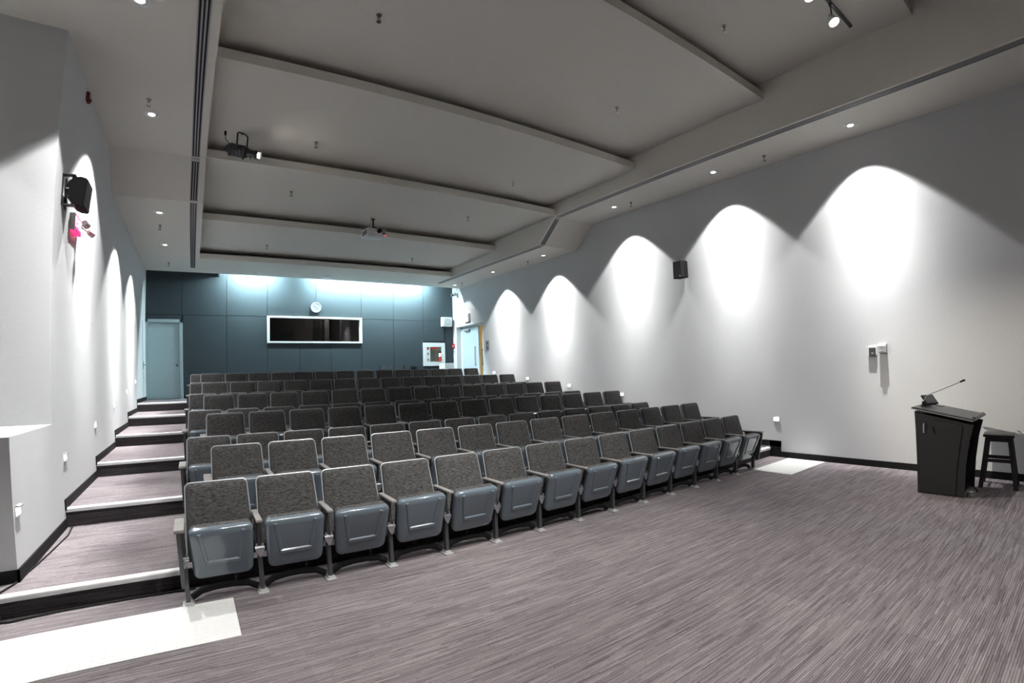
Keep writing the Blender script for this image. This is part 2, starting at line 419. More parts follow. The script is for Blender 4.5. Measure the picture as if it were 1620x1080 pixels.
bx('monitor_screen', 'grey', (-0.22, 0.22, 0, 0.03, 0.08, 0.5), t, bev=0.008); bx('monitor_foot', 'black', (-0.1, 0.1, -0.06, 0.08, 0, 0.02), t); bx('monitor_neck', 'black', (-0.03, 0.03, 0.005, 0.025, 0.02, 0.08), t)

t = thing('booth_lamp', 'dim lamp on the control booth ceiling', 'lamp', (4.4, 18.2, 4.4))  # unseen lamp added to lift the dark booth interior
bm = B(); cyl(bm, (0, 0, -0.06), (0, 0, 0), 0.12, seg=16); obj('lamp_shade', bm, emit('booth_lamp_glow', (1.0, 0.94, 0.90), 45.0), t, True)
bm = B(); ring(bm, (0, 0, -0.03), 0.125, 0.012); obj('lamp_rim', bm, 'white', t, True)

# ------------------------------------------------------------------ ceiling
bm = B(); box(bm, XA - WT, XR + WT, YF - WT, YB + WT, 6.85, 7.0)
ceil = struct(obj('ceiling', bm, 'ceil'), 'grey stuccoed ceiling stepping down in wide panels')
PY = [-4.0, 1.38, 3.62, 6.48, 9.05, 11.76, 14.38]
PZ = [6.62, 6.33, 6.04, 5.75, 5.46, 5.17]
for i, z in enumerate(PZ):
    y1 = PY[i + 1] + 0.45
    bm = B(); box(bm, XI0, XI1, PY[i], y1, z, z + 0.145)
    obj('ceiling_panel', bm, 'ceil', ceil)
bm = B(); box(bm, XI0, XI1, PY[6], 16.30, Z_LO, Z_LO + 0.145); box(bm, XI0, XI1, 16.22, 16.3, Z_LO + 0.145, 5.9)
obj('ceiling_panel', bm, 'ceil', ceil)
# side soffits, dropping towards the back
prof = [(YF, Z_HI), (YD0, Z_HI), (YD1, Z_LO), (16.30, Z_LO), (16.30, 6.85), (YF, 6.85)]
bm = B(); prism(bm, prof, 'X', XI1, XR); obj('soffit', bm, 'ceil', ceil)
bm = B(); prism(bm, [(Y_JAMB, Z_HI), (YD0, Z_HI), (YD1, Z_LO), (16.30, Z_LO), (16.30, 6.85), (Y_JAMB, 6.85)], 'X', XL, XI0)
prism(bm, [(YF, Z_HI), (Y_JAMB, Z_HI), (Y_JAMB, 6.85), (YF, 6.85)], 'X', XA, XI0)
obj('soffit', bm, 'ceil', ceil)
bm = B(); box(bm, XL, XR, 16.3, YB, 5.85, 6.0); obj('cove_top', bm, 'ceil', ceil)
# unseen baffle added to block the tube light towards the left
bx('cove_baffle', 'ceil', (0.66, 0.70, 16.3, YB - 0.025, Z_LO + 0.02, 5.85), ceil)

# fluorescent tubes in the cove above the back wall
for i, (x0, x1) in enumerate(((1.05, 2.45), (3.55, 5.0), (5.08, 6.4), (6.45, 7.75))):
    t = thing('cove_tube', ['short bright tube hidden over the left panels of back wall', 'bright tube hidden above the booth window', 'bright tube hidden above the wall right of the booth window', 'bright tube hidden over the fire cabinet'][i], 'lamp', ((x0 + x1) / 2, 16.40, 5.05), group='tubes hidden in the back wall cove')
    h = (x1 - x0) / 2
    bm = B(); cyl(bm, (-h, 0, 0), (h, 0, 0), 0.016, seg=10); obj('tube', bm, 'tube', t, True)
    bx('batten', 'white', (-h - 0.03, h + 0.03, -0.03, 0.03, 0.03, 0.08), t, bev=0.004)
    for s in (-1, 1): bx('lamp_holder', 'white', (s * h - 0.012, s * h + 0.012, -0.02, 0.02, -0.02, 0.03), t)

# ------------------------------------------------------------------ baseboards
bm = B()
box(bm, XL, XL + 0.015, Y_JAMB, STEP_Y[1] - 0.03, STEP_Z[0], STEP_Z[0] + 0.1)
box(bm, XL, XL + 0.015, Y_PONY - 0.015, Y_JAMB, STEP_Z[0], STEP_Z[0] + 0.1)
box(bm, XA, XL + 0.015, Y_PONY - 0.015, Y_PONY, STEP_Z[0], STEP_Z[0] + 0.1)
for k in range(1, 6):
    y1 = STEP_Y[k + 1] - 0.03 if k < 5 else YB - 0.03
    box(bm, XL, XL + 0.015, STEP_Y[k] - 0.03, y1, STEP_Z[k] - (0.02), STEP_Z[k] + 0.1)
struct(obj('baseboard_left', bm, 'black'), 'black baseboard stepping up along left aisle')
bm = B()
box(bm, XR - 0.015, XR, YF, 4.33, 0, 0.105)
for k in range(6):
    y0 = STEP_Y[k] - 0.22; y1 = STEP_Y[k + 1] - 0.22 if k < 5 else DY0 - 0.02
    box(bm, XR - 0.015, XR, y0, y1, STEP_Z[k] + 0.03, STEP_Z[k] + 0.135)
    box(bm, XR - 0.015, XR, y0, y0 + 0.22, (0 if k == 0 else STEP_Z[k - 1]), STEP_Z[k] + 0.135)
struct(obj('baseboard_right', bm, 'black'), 'black baseboard along the right wall with upstands at steps')
bx('baseboard_back', 'black', (-0.34, XR, YB - 0.035, YB - 0.022, STEP_Z[5], STEP_Z[5] + 0.1))
struct(bpy.data.objects['baseboard_back'])

# ------------------------------------------------------------------ doors
d1 = struct(bpy.data.objects.new('door_1', None), 'pale blue-grey door in the left corner of the back wall'); COL.objects.link(d1); d1.location = (-0.88, YB, STEP_Z[5])
for d in ((-0.50, -0.44, -0.07, 0.02, 0, 2.37), (0.44, 0.53, -0.07, 0.02, 0, 2.37), (-0.50, 0.53, -0.07, 0.02, 2.27, 2.37)):
    bx('door_frame', 'door', d, d1, bev=0.004)
bx('door_leaf', 'door', (-0.435, 0.435, -0.035, 0.01, 0.01, 2.262), d1, bev=0.003)
bm = B(); cyl(bm, (0.36, -0.035, 1.0), (0.36, -0.05, 1.0), 0.03); cyl(bm, (0.36, -0.05, 1.0), (0.36, -0.075, 1.0), 0.012)
bmesh.ops.create_uvsphere(bm, u_segments=12, v_segments=8, radius=0.03, matrix=Matrix.Translation((0.36, -0.095, 1.0)))
obj('door_knob', bm, 'steel', d1, True)
# flush door in the left wall near the back
d2 = struct(bpy.data.objects.new('door_2', None), 'flush pale door in the left wall beside the back corner'); COL.objects.link(d2); d2.location = (XL, 16.1, STEP_Z[5])
bx('door_leaf', 'wall', (0, 0.012, -0.10, 0.7, 0.02, 2.25), d2, bev=0.003)
bm = B(); box(bm, 0.012, 0.022, -0.06, -0.015, 0.88, 1.1, bev=0.004); cyl(bm, (0.02, -0.04, 1.0), (0.06, -0.04, 1.0), 0.01); cyl(bm, (0.06, -0.05, 1.0), (0.06, 0.09, 1.0), 0.009)
obj('door_handle', bm, 'steel', d2, True)
# double door in the right wall
d3 = struct(bpy.data.objects.new('door_3', None), 'pale double door recessed in the right wall, one leaf ajar'); COL.objects.link(d3); d3.location = (XR, DY0, STEP_Z[5])
DH = DZ1 - STEP_Z[5]; DW = DY1 - DY0; RX = 0.19
for d in ((RX, RX + 0.06, 0, 0.05, 0, DH), (RX, RX + 0.06, DW - 0.12, DW, 0, DH), (RX, RX + 0.06, 0, DW, DH - 0.06, DH), (RX, RX + 0.06, 0.68, 0.74, 0, DH - 0.06)):
    bx('door_frame', 'lgrey', d, d3, bev=0.004)
lf = bx('door_leaf', 'doorpale', (RX + 0.005, RX + 0.05, 0.745, DW - 0.125, 0.01, DH - 0.065), d3, bev=0.003)
bm = B(); box(bm, RX - 0.06, RX + 0.005, 1.25, 1.6, DH - 0.2, DH - 0.13, bev=0.008); box(bm, RX - 0.05, RX - 0.03, 0.95, 1.3, DH - 0.13, DH - 0.115)
obj('door_closer', bm, 'grey', d3)
bm = B(); cyl(bm, (RX - 0.04, 0.86, 0.8), (RX - 0.04, 0.86, 1.5), 0.012); cyl(bm, (RX - 0.04, 0.86, 0.85), (RX, 0.86, 0.85), 0.009); cyl(bm, (RX - 0.04, 0.86, 1.45), (RX, 0.86, 1.45), 0.009)
obj('door_pull', bm, 'steel', lf, True)
bm = B(); box(bm, 0, 0.62, 0.0, 0.045, 0.01, DH - 0.065)
l2 = obj('door_leaf', bm, 'doorpale', d3); l2.location = (RX + 0.03, 0.055, 0); l2.rotation_euler = (0, 0, math.radians(74))
bm = B(); cyl(bm, (0.54, 0.085, 0.8), (0.54, 0.085, 1.4), 0.012); cyl(bm, (0.54, 0.04, 0.85), (0.54, 0.085, 0.85), 0.009); cyl(bm, (0.54, 0.04, 1.35), (0.54, 0.085, 1.35), 0.009)
obj('door_pull', bm, 'steel', l2, True)
for d in ((XR + 2.2, XR + 2.3, 12.5, 20.5, 1.0, 4.0), (XR + WT, XR + 2.3, 20.5, 20.6, 1.0, 4.0), (XR + WT, XR + 2.3, 12.4, 12.5, 1.0, 4.0), (XR + WT, XR + 2.3, 12.5, 20.5, 3.9, 4.0), (XR + WT, XR + 2.3, 12.5, 20.5, 1.075, STEP_Z[5])):
    struct(bx('wall_corridor', 'cream', d), 'cream corridor wall glimpsed through the open door')
t = thing('corridor_lamp', 'warm ceiling lamp of the corridor beyond the right door', 'lamp', (XR + 1.2, 16.6, 3.88))
bm = B(); cyl(bm, (0, 0, -0.05), (0, 0, 0.02), 0.18, seg=20); obj('lamp_shade', bm, emit('corridor_lamp_glow', (1.0, 0.86, 0.55), 150), t, True)
bm = B(); ring(bm, (0, 0, -0.02), 0.19, 0.015); obj('lamp_rim', bm, 'white', t, True)

# ------------------------------------------------------------------ auditorium seats
PITCH_W = 0.555; HP = PITCH_W / 2
BT0, BT1 = Vector((0, 0.105, 0.33)), Vector((0, 0.275, 0.885))     # backrest: foot and head of its slope
bv = (BT1 - BT0); BL = bv.length; bv.normalize(); bn = Vector((0, -bv.z, bv.y))     # bn faces the stage
def back_pt(u, v, d): return Vector((u, 0, 0)) + BT0 + bv * v + bn * d
WBT, WTP = 0.261, 0.244
def back_layers(spec):
    return [[back_pt(u, v, dep - 0.03 * (u / 0.26) ** 2 * 0) for u, v in trap(WBT, WTP, BL, 0.03, 0.045, ins)] for ins, dep in spec]
bm = B(); loft(bm, back_layers([(0.02, -0.028), (0.006, -0.022), (0.0, -0.012), (0.0, 0.004), (0.004, 0.008)])); ME_BACK = mesh('back_shell', bm, 'shell', True)
bm = B(); loft(bm, back_layers([(0.010, 0.0), (0.010, 0.022), (0.016, 0.032), (0.034, 0.040), (0.08, 0.045)])); ME_CUSH = mesh('back_cushion', bm, 'fabric', True)
bm = B(); pts = [back_pt(u, v, 0.012) for u, v in trap(WBT, WTP, BL, 0.03, 0.045, 0.004, seg=4)]; tube(bm, pts, 0.0065, 6, True); ME_PIPE = mesh('piping', bm, 'piping', True)
# tipped-up seat, built about its hinge axis (origin)
HINGE = Vector((0, 0.045, 0.36))
S0, S1 = Vector((0, -0.035, 0.185)) - HINGE, Vector((0, -0.180, 0.600)) - HINGE
sv = S1 - S0; SL = sv.length; sv.normalize(); sn = Vector((0, -sv.z, sv.y)); sn = sn if sn.y < 0 else -sn
def seat_pt(u, v, d): return Vector((u, 0, 0)) + S0 + sv * v + sn * d
def seat_layers(spec): return [[seat_pt(u, v, d) for u, v in trap(0.222, 0.236, SL, 0.06, 0.05, ins, 6)] for ins, d in spec]
bm = B(); loft(bm, seat_layers([(0.004, -0.055), (0.0, -0.05), (0.0, -0.028), (0.006, -0.012), (0.02, -0.003), (0.05, 0.002)]))
def bar(pa, pb, wd, h0=0.0, h1=0.012):
    pa, pb = Vector((*pa, 0)), Vector((*pb, 0)); d = (pb - pa).normalized(); q = Vector((-d.y, d.x, 0))
    lo = [pa + q * wd, pb + q * wd, pb - q * wd, pa - q * wd]; hi = [pa + q * wd * .55 + d * .006, pb + q * wd * .55 - d * .006, pb - q * wd * .55 - d * .006, pa - q * wd * .55 + d * .006]
    A = [bm.verts.new(seat_pt(p.x, p.y, h0)) for p in lo]; C = [bm.verts.new(seat_pt(p.x, p.y, h1)) for p in hi]
    bm.faces.new(C)
    for i in range(4): bm.faces.new((A[i], A[(i + 1) % 4], C[(i + 1) % 4], C[i]))
bar((-0.158, 0.415), (-0.120, 0.16), 0.018, -0.004, 0.011); bar((0.120, 0.16), (0.158, 0.415), 0.018, -0.004, 0.011); bar((-0.130, 0.15), (0.130, 0.15), 0.022, -0.002, 0.014)
ME_SEAT = mesh('seat_shell', bm, 'shell', True)
bm = B(); loft(bm, seat_layers([(0.035, -0.125), (0.014, -0.115), (0.008, -0.09), (0.008, -0.05)])); ME_SCUSH = mesh('seat_cushion', bm, 'fabric', True)
# standard with arm, foot plate, hinge
bm = B(); box(bm, -0.017, 0.017, -0.035, 0.02, 0.01, 0.36, bev=0.003); box(bm, -0.014, 0.014, -0.045, 0.14, 0.36, 0.60, bev=0.006); ME_STD = mesh('standard', bm, 'steel')
bm = B(); box(bm, -0.042, 0.042, -0.075, 0.06, 0, 0.012, bev=0.003); box(bm, -0.026, 0.026, -0.05, 0.035, 0.012, 0.03, bev=0.003); ME_FOOT = mesh('foot_plate', bm, 'plate')
bm = B(); cyl(bm, (-0.036, -0.048, 0.375), (0.036, -0.048, 0.375), 0.02, seg=12); prism(bm, [(-0.036, 0.365), (0.036, 0.365), (0.022, 0.335), (0.006, 0.305), (-0.006, 0.305), (-0.022, 0.335)], 'Y', -0.062, -0.036)
box(bm, -0.03, -0.016, -0.06, -0.04, 0.37, 0.415); box(bm, 0.016, 0.03, -0.06, -0.04, 0.37, 0.415); ME_HINGE = mesh('hinge_bracket', bm, 'chrome')
bm = B(); box(bm, -0.025, 0.025, -0.170, 0.19, 0.606, 0.632, bev=0.009); ME_ARM = mesh('armrest', bm, 'arm', True)
bm = B(); box(bm, -0.037, 0.037, -0.170, 0.19, 0.602, 0.632, bev=0.009); ME_ARMW = mesh('aisle_armrest', bm, 'arm', True)
bm = B(); prism(bm, [(-0.17, 0.598), (0.11, 0.598), (0.10, 0.40), (0.00, 0.19), (-0.085, 0.17), (-0.10, 0.19)], 'X', -0.034, -0.006); box(bm, -0.03, -0.005, -0.10, -0.06, 0.165, 0.598); ME_PANEL = mesh('aisle_panel', bm, 'steel')
bm = B(); pts = [(-HP + 0.03, 0.05, 0.035), (-HP + 0.10, 0.05, 0.075), (-0.06, 0.05, 0.09), (0.06, 0.05, 0.09), (HP - 0.10, 0.05, 0.075), (HP - 0.03, 0.05, 0.035)]; tube(bm, pts, 0.028, 8); ME_XBAR = mesh('cross_bar', bm, 'black', True)
bm = B(); box(bm, -HP + 0.01, HP - 0.01, 0.085, 0.115, 0.30, 0.36, bev=0.005); ME_RAIL = mesh('seat_rail', bm, 'blackmetal')

def make_standard(parent, x, end):
    s = obj('standard', ME_STD, None, parent, loc=(x, 0, 0))
    obj('foot_plate', ME_FOOT, None, s); obj('hinge_bracket', ME_HINGE, None, s)
    if end:
        obj('armrest', ME_ARMW, None, parent, loc=(x + (-0.015 if end < 0 else 0.015), 0, 0))
        p = obj('aisle_panel', ME_PANEL, None, parent, loc=(x, 0, 0))
        if end > 0: p.scale = (-1, 1, 1)
    else:
        obj('armrest', ME_ARM, None, parent, loc=(x, 0, 0))

def make_chair(loc, label, end):
    t = thing('auditorium_seat', label, 'seat', loc, group='tip-up seats in eleven rows')
    b_ = obj('back_shell', ME_BACK, None, t); obj('back_cushion', ME_CUSH, None, t); obj('piping', ME_PIPE, None, b_)
    s = obj('seat_shell', ME_SEAT, None, t, loc=HINGE); obj('seat_cushion', ME_SCUSH, None, s)
    s.rotation_euler = (math.radians(random.uniform(-3.5, 3.5)), 0, 0)
    obj('cross_bar', ME_XBAR, None, t); obj('seat_rail', ME_RAIL, None, t)
    make_standard(t, -HP, -1 if end == 'L' else 0)
    if end == 'R': make_standard(t, HP, 1)
    return t

ROW_Z = [0, 0, 0, 1, 1, 2, 2, 3, 3, 4, 4]
for r in range(11):
    z = 0.0 if r == 0 else STEP_Z[[0, 0, 1, 1, 2, 2, 3, 3, 4, 4][r - 1]]
    y = 4.197 + 0.977 * r
    x0 = -0.155 if r % 2 == 0 else 0.085
    for k in range(14):
        end = 'L' if k == 0 else ('R' if k == 13 else None)
        rowname = 'front row' if r == 0 else ('rearmost row' if r == 10 else ORD[r] + ' row from the front')
        if k == 0: label = 'grey fabric tip-up seat at the left aisle end of the ' + rowname
        elif k == 13: label = 'grey fabric tip-up seat at the right aisle end of the ' + rowname
        else: label = 'grey fabric tip-up seat, ' + ORD[k] + ' from the left aisle in the ' + rowname
        make_chair((x0 + HP + k * PITCH_W, y, z), label, end)

# ------------------------------------------------------------------ floor mats
for (x0, x1), lab in (((-2.6, 0.168), 'white tactile mat on the carpet before the left aisle step'), ((7.55, 8.87), 'white tactile mat on the carpet before the right aisle step')):
    bm = B(); box(bm, x0, x1, 3.495, 4.165, 0.0, 0.006, bev=0.002)
    n = 0
    t = tag(obj('tactile_mat', bm, 'mat'), lab, 'mat')
    bm = B()
    for i in range(int((x1 - x0) / 0.06)):
        for j in range(11):
            cx, cy = x0 + 0.03 + i * 0.06, 3.525 + j * 0.06
            vs = [bm.verts.new((cx + 0.012 * math.cos(a), cy + 0.012 * math.sin(a), 0.006)) for a in [k * PI / 3 for k in range(6)]]
            tp = [bm.verts.new((cx + 0.007 * math.cos(a), cy + 0.007 * math.sin(a), 0.0085)) for a in [k * PI / 3 for k in range(6)]]
            bm.faces.new(tp)
            for q in range(6): bm.faces.new((vs[q], vs[(q + 1) % 6], tp[(q + 1) % 6], tp[q]))
    o = obj('studs', bm, 'mat', t); o['kind'] = 'stuff'

# ------------------------------------------------------------------ downlights
def downlight(x, y, z, wall_x, label, group, wash=1.0):
    t = thing('downlight', label, 'downlight', (x, y, z), group=group)
    bm = B(); ring(bm, (0, 0, -0.004), 0.095, 0.013, squash=0.7); obj('trim_ring', bm, 'white', t, True)
    bm = B(); cyl(bm, (0, 0, -0.001), (0, 0, -0.004), 0.088, seg=24); obj('reflector', bm, 'lgrey', t, True)
    bm = B(); cyl(bm, (0, 0, -0.004), (0, 0, -0.010), 0.05, 0.045, seg=20); obj('lamp', bm, 'lamp', t, True)
    if wall_x is not None:
        ies_light('downlight_light', (x, y, z - 0.03), P_WASH * wash, t, 1 if wall_x > x else -1)
    return t
names_r = ['nearest the lectern', 'second from the lectern', 'third from the lectern, just before the soffit drops', 'first after the soffit drops', 'second after the soffit drops', 'closest to the back wall']
for (x, y, z), nm in zip(((8.40, 2.58, Z_HI), (8.39, 5.17, Z_HI), (8.35, 7.81, Z_HI), (8.43, 10.6, Z_LO), (8.41, 13.15, Z_LO), (8.42, 15.74, Z_LO)), names_r):
    downlight(x, y, z, XR, 'recessed downlight in the right soffit, ' + nm, 'downlights in the right soffit', 0.16 if y > 15 else 1.0)
names_l = ['far left over the ledge wall alcove', 'above the ledge wall', 'next to the black speaker', 'first after the soffit drops', 'closest to the back wall']
for (x, y, z), nm in zip(((-3.0, 5.32, Z_HI), (-0.66, 5.32, Z_HI), (-0.68, 7.77, Z_HI), (-0.68, 10.59, Z_LO), (-0.69, 13.12, Z_LO)), names_l):
    downlight(x, y, z, XL if x > -2 else -3.5, 'recessed downlight in the left soffit, ' + nm, 'downlights in the left soffit', 1.35)
# stage downlights in the high panel over the stage
for i, (x, y, z) in enumerate(((0.6, -0.6, PZ[0]), (1.3, 0.8, PZ[0]), (2.0, -0.6, PZ[0]), (3.4, -0.6, PZ[0]), (4.8, -0.6, PZ[0]))):
    t = downlight(x, y, z, None, 'round stage downlight in the high panel over the stage, ' + ORD[i] + ' from the left', 'downlights over the stage')
    spot('stage_beam', (x, y, z - 0.03), (x + 0.4, y + 2.3, 0), P_HOUSE, 33, 1.0, 0.08, parent=t)

# ------------------------------------------------------------------ step lights in the walls
def step_light(x, y, z, s, label, grp):
    t = thing('step_light', label, 'step light', (x, y, z), group=grp)
    bm = B(); box(bm, 0, s * 0.005, -0.06, 0.06, -0.055, 0.045, bev=0.002); obj('face_plate', bm, 'white', t)
    bm = B(); prism(bm, [(s * 0.005, 0.045), (s * 0.03, 0.036), (s * 0.03, 0.026), (s * 0.005, 0.034)], 'Y', -0.055, 0.055); obj('hood', bm, 'grey', t)
    bm = B(); box(bm, s * 0.005, s * 0.009, -0.045, 0.045, -0.035, 0.026); obj('led', bm, 'led', t)
LY = [4.95, 6.6, 8.5, 10.4, 12.3, 14.05]
for k in range(6):
    step_light(XL, LY[k], STEP_Z[k] + 0.545, 1, 'small bright step light in left wall beside the ' + ORD[k] + ' step', 'step lights in the left wall')
RYs = [4.42, 8.33, 10.26, 12.17, 14.04]
for k, y in enumerate(RYs):
    z = STEP_Z[[0, 2, 3, 4, 5][k]] + 0.54
    step_light(XR, y, z, -1, 'small bright step light in right wall beside the ' + ORD[[0, 2, 3, 4, 5][k]] + ' step', 'step lights in the right wall')

# ------------------------------------------------------------------ slot diffusers
def diffuser(xc, half, pts, label):
    (y0, z0), (y1, z1) = pts
    L = math.hypot(y1 - y0, z1 - z0); a = math.atan2(z1 - z0, y1 - y0)
    t = thing('slot_diffuser', label, 'air diffuser', (xc, (y0 + y1) / 2, (z0 + z1) / 2), (a, 0, 0), group='linear slot diffusers')
    bx('backing', 'slot', (-half, half, -L / 2, L / 2, -0.003, -0.0005), t)
    for s in (-1, 1): bx('rail', 'diff', (s * half - 0.014 if s > 0 else -half, half if s > 0 else -half + 0.014, -L / 2, L / 2, -0.012, -0.003), t)
    for q in (-1, 1): bx('slat', 'diff', (q * half * 0.30 - 0.009, q * half * 0.30 + 0.009, -L / 2, L / 2, -0.011, -0.003), t)
    for s in (-1, 1): bx('end_cap', 'diff', (-half, half, s * L / 2 - 0.01, s * L / 2 + 0.01, -0.012, -0.003), t)
for xc, side in ((-0.075, 'left'), (7.735, 'right')):
    diffuser(xc, 0.066, ((YF + 0.3, Z_HI), (YD0 - 0.02, Z_HI)), 'long black slotted diffuser along the high part of the ' + side + ' soffit')
    diffuser(xc, 0.066, ((YD0 + 0.03, Z_HI - 0.02), (YD1 - 0.03, Z_LO + 0.02)), 'short slotted diffuser on the sloping drop of the ' + side + ' soffit')
    diffuser(xc, 0.066, ((YD1 + 0.02, Z_LO), (15.6, Z_LO)), 'slotted diffuser along the low rear part of the ' + side + ' soffit')

# ------------------------------------------------------------------ sprinklers and detectors
def sprinkler(x, y, z, label):
    t = thing('sprinkler_head', label, 'sprinkler', (x, y, z), group='ceiling sprinkler heads')
    bm = B(); cyl(bm, (0, 0, -0.008), (0, 0, 0), 0.035, seg=14); obj('escutcheon', bm, 'brass', t)
    bm = B(); cyl(bm, (0, 0, -0.05), (0, 0, -0.008), 0.012, seg=8); tube(bm, [(-0.012, 0, -0.05), (-0.02, 0, -0.07), (-0.004, 0, -0.095)], 0.004, 6); tube(bm, [(0.012, 0, -0.05), (0.02, 0, -0.07), (0.004, 0, -0.095)], 0.004, 6); obj('frame', bm, 'brass', t)
    bm = B(); cyl(bm, (0, 0, -0.102), (0, 0, -0.097), 0.03, seg=12); obj('deflector', bm, 'brass', t)
SP = [(-0.688, 7.34, Z_HI, 'in the high left soffit'), (-0.715, 11.47, Z_LO, 'in the low left soffit near its drop'), (-0.687, 15.09, Z_LO, 'in the low left soffit by the back wall'),
      (8.44, 4.12, Z_HI, 'in the high right soffit nearest the lectern'), (8.43, 7.36, Z_HI, 'in the high right soffit near its drop'), (8.48, 11.39, Z_LO, 'in the low right soffit near its drop'), (8.42, 15.2, Z_LO, 'in the low right soffit by the back wall'),
      (1.8, 5.24, 6.04, 'on the left of the second ceiling panel'), (5.91, 5.32, 6.04, 'on the right of the second ceiling panel'), (5.86, 3.2, 6.33, 'beside the track light on the first panel'),
      (1.82, 8.42, 5.75, 'on the third ceiling panel right of the stage spotlight'), (5.92, 8.40, 5.75, 'on the right of the third ceiling panel'),
      (1.74, 10.22, 5.46, 'on the fourth panel left of the projector'), (5.85, 10.21, 5.46, 'on the fourth panel right of the projector'),
      (1.72, 13.59, 5.17, 'on the left of the fifth ceiling panel'), (5.87, 13.63, 5.17, 'on the right of the fifth ceiling panel')]
for x, y, z, d in SP: sprinkler(x, y, z, 'small sprinkler head ' + d)
t = thing('smoke_detector', 'round white smoke detector on the ceiling above the clock', 'smoke detector', (3.83, 15.78, Z_LO))
bm = B(); cyl(bm, (0, 0, -0.02), (0, 0, 0), 0.17, seg=24); obj('base_ring', bm, 'white', t, True)
bm = B(); cyl(bm, (0, 0, -0.05), (0, 0, -0.02), 0.08, 0.11, seg=24); obj('sensor_cap', bm, 'lgrey', t, True)
for x, lab in ((1.73, 'tiny pair of ceiling spots above the left part of back wall'), (5.81, 'tiny pair of ceiling spots right of the smoke detector')):
    t = thing('pin_spot', lab, 'ceiling fitting', (x, 15.8, Z_LO))
    for s in (-1, 1):
        bm = B(); cyl(bm, (s * 0.06, 0, -0.03), (s * 0.06, 0, 0), 0.022, seg=10); obj('fitting', bm, 'white', t)

# ------------------------------------------------------------------ projector
t = thing('projector', 'white ceiling projector with black lens hanging from a black pole', 'projector', (3.90, 11.2, 5.00))
ROTP = Matrix.Rotation(math.radians(4), 4, 'Z')
bm = B(); box(bm, -0.21, 0.27, 0.0, 0.42, 0.02, 0.20, bev=0.015, mtx=ROTP); obj('body', bm, 'white', t, True)
bm = B(); cyl(bm, (0.075, -0.05, 0.135), (0.075, 0.03, 0.135), 0.052, seg=20); ring(bm, (0.075, -0.05, 0.135), 0.046, 0.008, 'Y', 20, 6); obj('lens', bm, 'black', t, True)
bm = B()
for i in range(6): box(bm, 0.15 + i * 0.016, 0.158 + i * 0.016, -0.004, 0.012, 0.06, 0.17)
obj('grille', bm, 'grey', t)
bm = B()
for i in range(7): box(bm, -0.216, -0.206, 0.06 + i * 0.045, 0.085 + i * 0.045, 0.05, 0.16, mtx=ROTP)
obj('side_vent', bm, 'grey', t)
bm = B(); cyl(bm, (0.24, -0.008, 0.05), (0.24, 0.004, 0.05), 0.008, seg=8); obj('power_led', bm, 'redled', t)
bm = B(); prism(bm, [(-0.16, 0.20), (0.13, 0.20), (0.05, 0.225), (0.01, 0.25), (-0.06, 0.25), (-0.10, 0.225)], 'Y', 0.06, 0.24); obj('mount_bracket', bm, 'blackmetal', t)
bm = B(); cyl(bm, (-0.025, 0.15, 0.25), (-0.025, 0.15, 0.46), 0.021, seg=12); cyl(bm, (-0.025, 0.15, 0.445), (-0.025, 0.15, 0.46), 0.05, seg=16); obj('pole', bm, 'blackmetal', t, True)

# ------------------------------------------------------------------ stage spotlight hung by its yoke
PS = Vector((0.62, 8.60, 5.45)); PA = Vector((7.9, 1.3, 1.0))
pd_ = Vector((0.86, -0.36, -0.24)).normalized()
t = thing('stage_spotlight', 'black stage spotlight with glowing lens hanging on a yoke', 'spotlight', PS)
a_ = -pd_ * 0.20; b_ = pd_ * 0.33
bm = B(); cyl(bm, a_, pd_ * 0.08, 0.10, 0.095, 18); cyl(bm, pd_ * 0.08, pd_ * 0.13, 0.095, 0.065, 18); cyl(bm, a_ - pd_ * 0.05, a_, 0.06, 0.10, 18)
for q in range(5): cyl(bm, a_ + pd_ * (0.02 + q * 0.05), a_ + pd_ * (0.035 + q * 0.05), 0.107, 0.107, 18)
obj('lamp_housing', bm, 'blackmetal', t, True)
bm = B(); cyl(bm, pd_ * 0.12, pd_ * 0.30, 0.062, 0.066, 18, caps=False); cyl(bm, pd_ * 0.24, pd_ * 0.26, 0.074, 0.074, 18); obj('lens_barrel', bm, 'blackmetal', t, True)
bm = B(); cyl(bm, pd_ * 0.285, pd_ * 0.292, 0.058, 0.058, 18); obj('lens', bm, 'warm', t, True)
bm = B(); n_ = pd_; c_ = pd_ * 0.315; up_ = n_.orthogonal().normalized(); s_ = n_.cross(up_)
tube(bm, [c_ + 0.072 * (math.cos(k * PI / 8) * up_ + math.sin(k * PI / 8) * s_) for k in range(16)], 0.009, 6, True)
for k in range(4):
    e_ = math.cos(k * PI / 2 + .4) * up_ + math.sin(k * PI / 2 + .4) * s_; tube(bm, [pd_ * 0.26 + e_ * 0.07, c_ + e_ * 0.075], 0.008, 6)
obj('gel_frame', bm, 'blackmetal', t, True)
bm = B(); sd = pd_.cross(Vector((0, 0, 1))).normalized()
tube(bm, [Vector((-0.08, 0.02, 0.0)) + sd * 0.0 + Vector((0, -0.11, 0)), Vector((-0.08, -0.09, 0.27)), Vector((-0.05, -0.08, 0.295)), Vector((0.05, -0.02, 0.298)), Vector((0.09, 0.01, 0.27)), Vector((0.09, 0.08, 0.03))], 0.014, 8)
obj('yoke', bm, 'blackmetal', t, True)
bm = B(); cyl(bm, (0.0, -0.05, 0.285), (0.0, -0.05, 0.30), 0.03, seg=12); obj('clamp', bm, 'blackmetal', t)
bm = B(); tube(bm, [pd_ * 0.05 + Vector((0, -0.03, -0.09)), pd_ * 0.03 + Vector((0, -0.04, -0.15))], 0.012, 8); obj('focus_knob', bm, 'blackmetal', t, True)
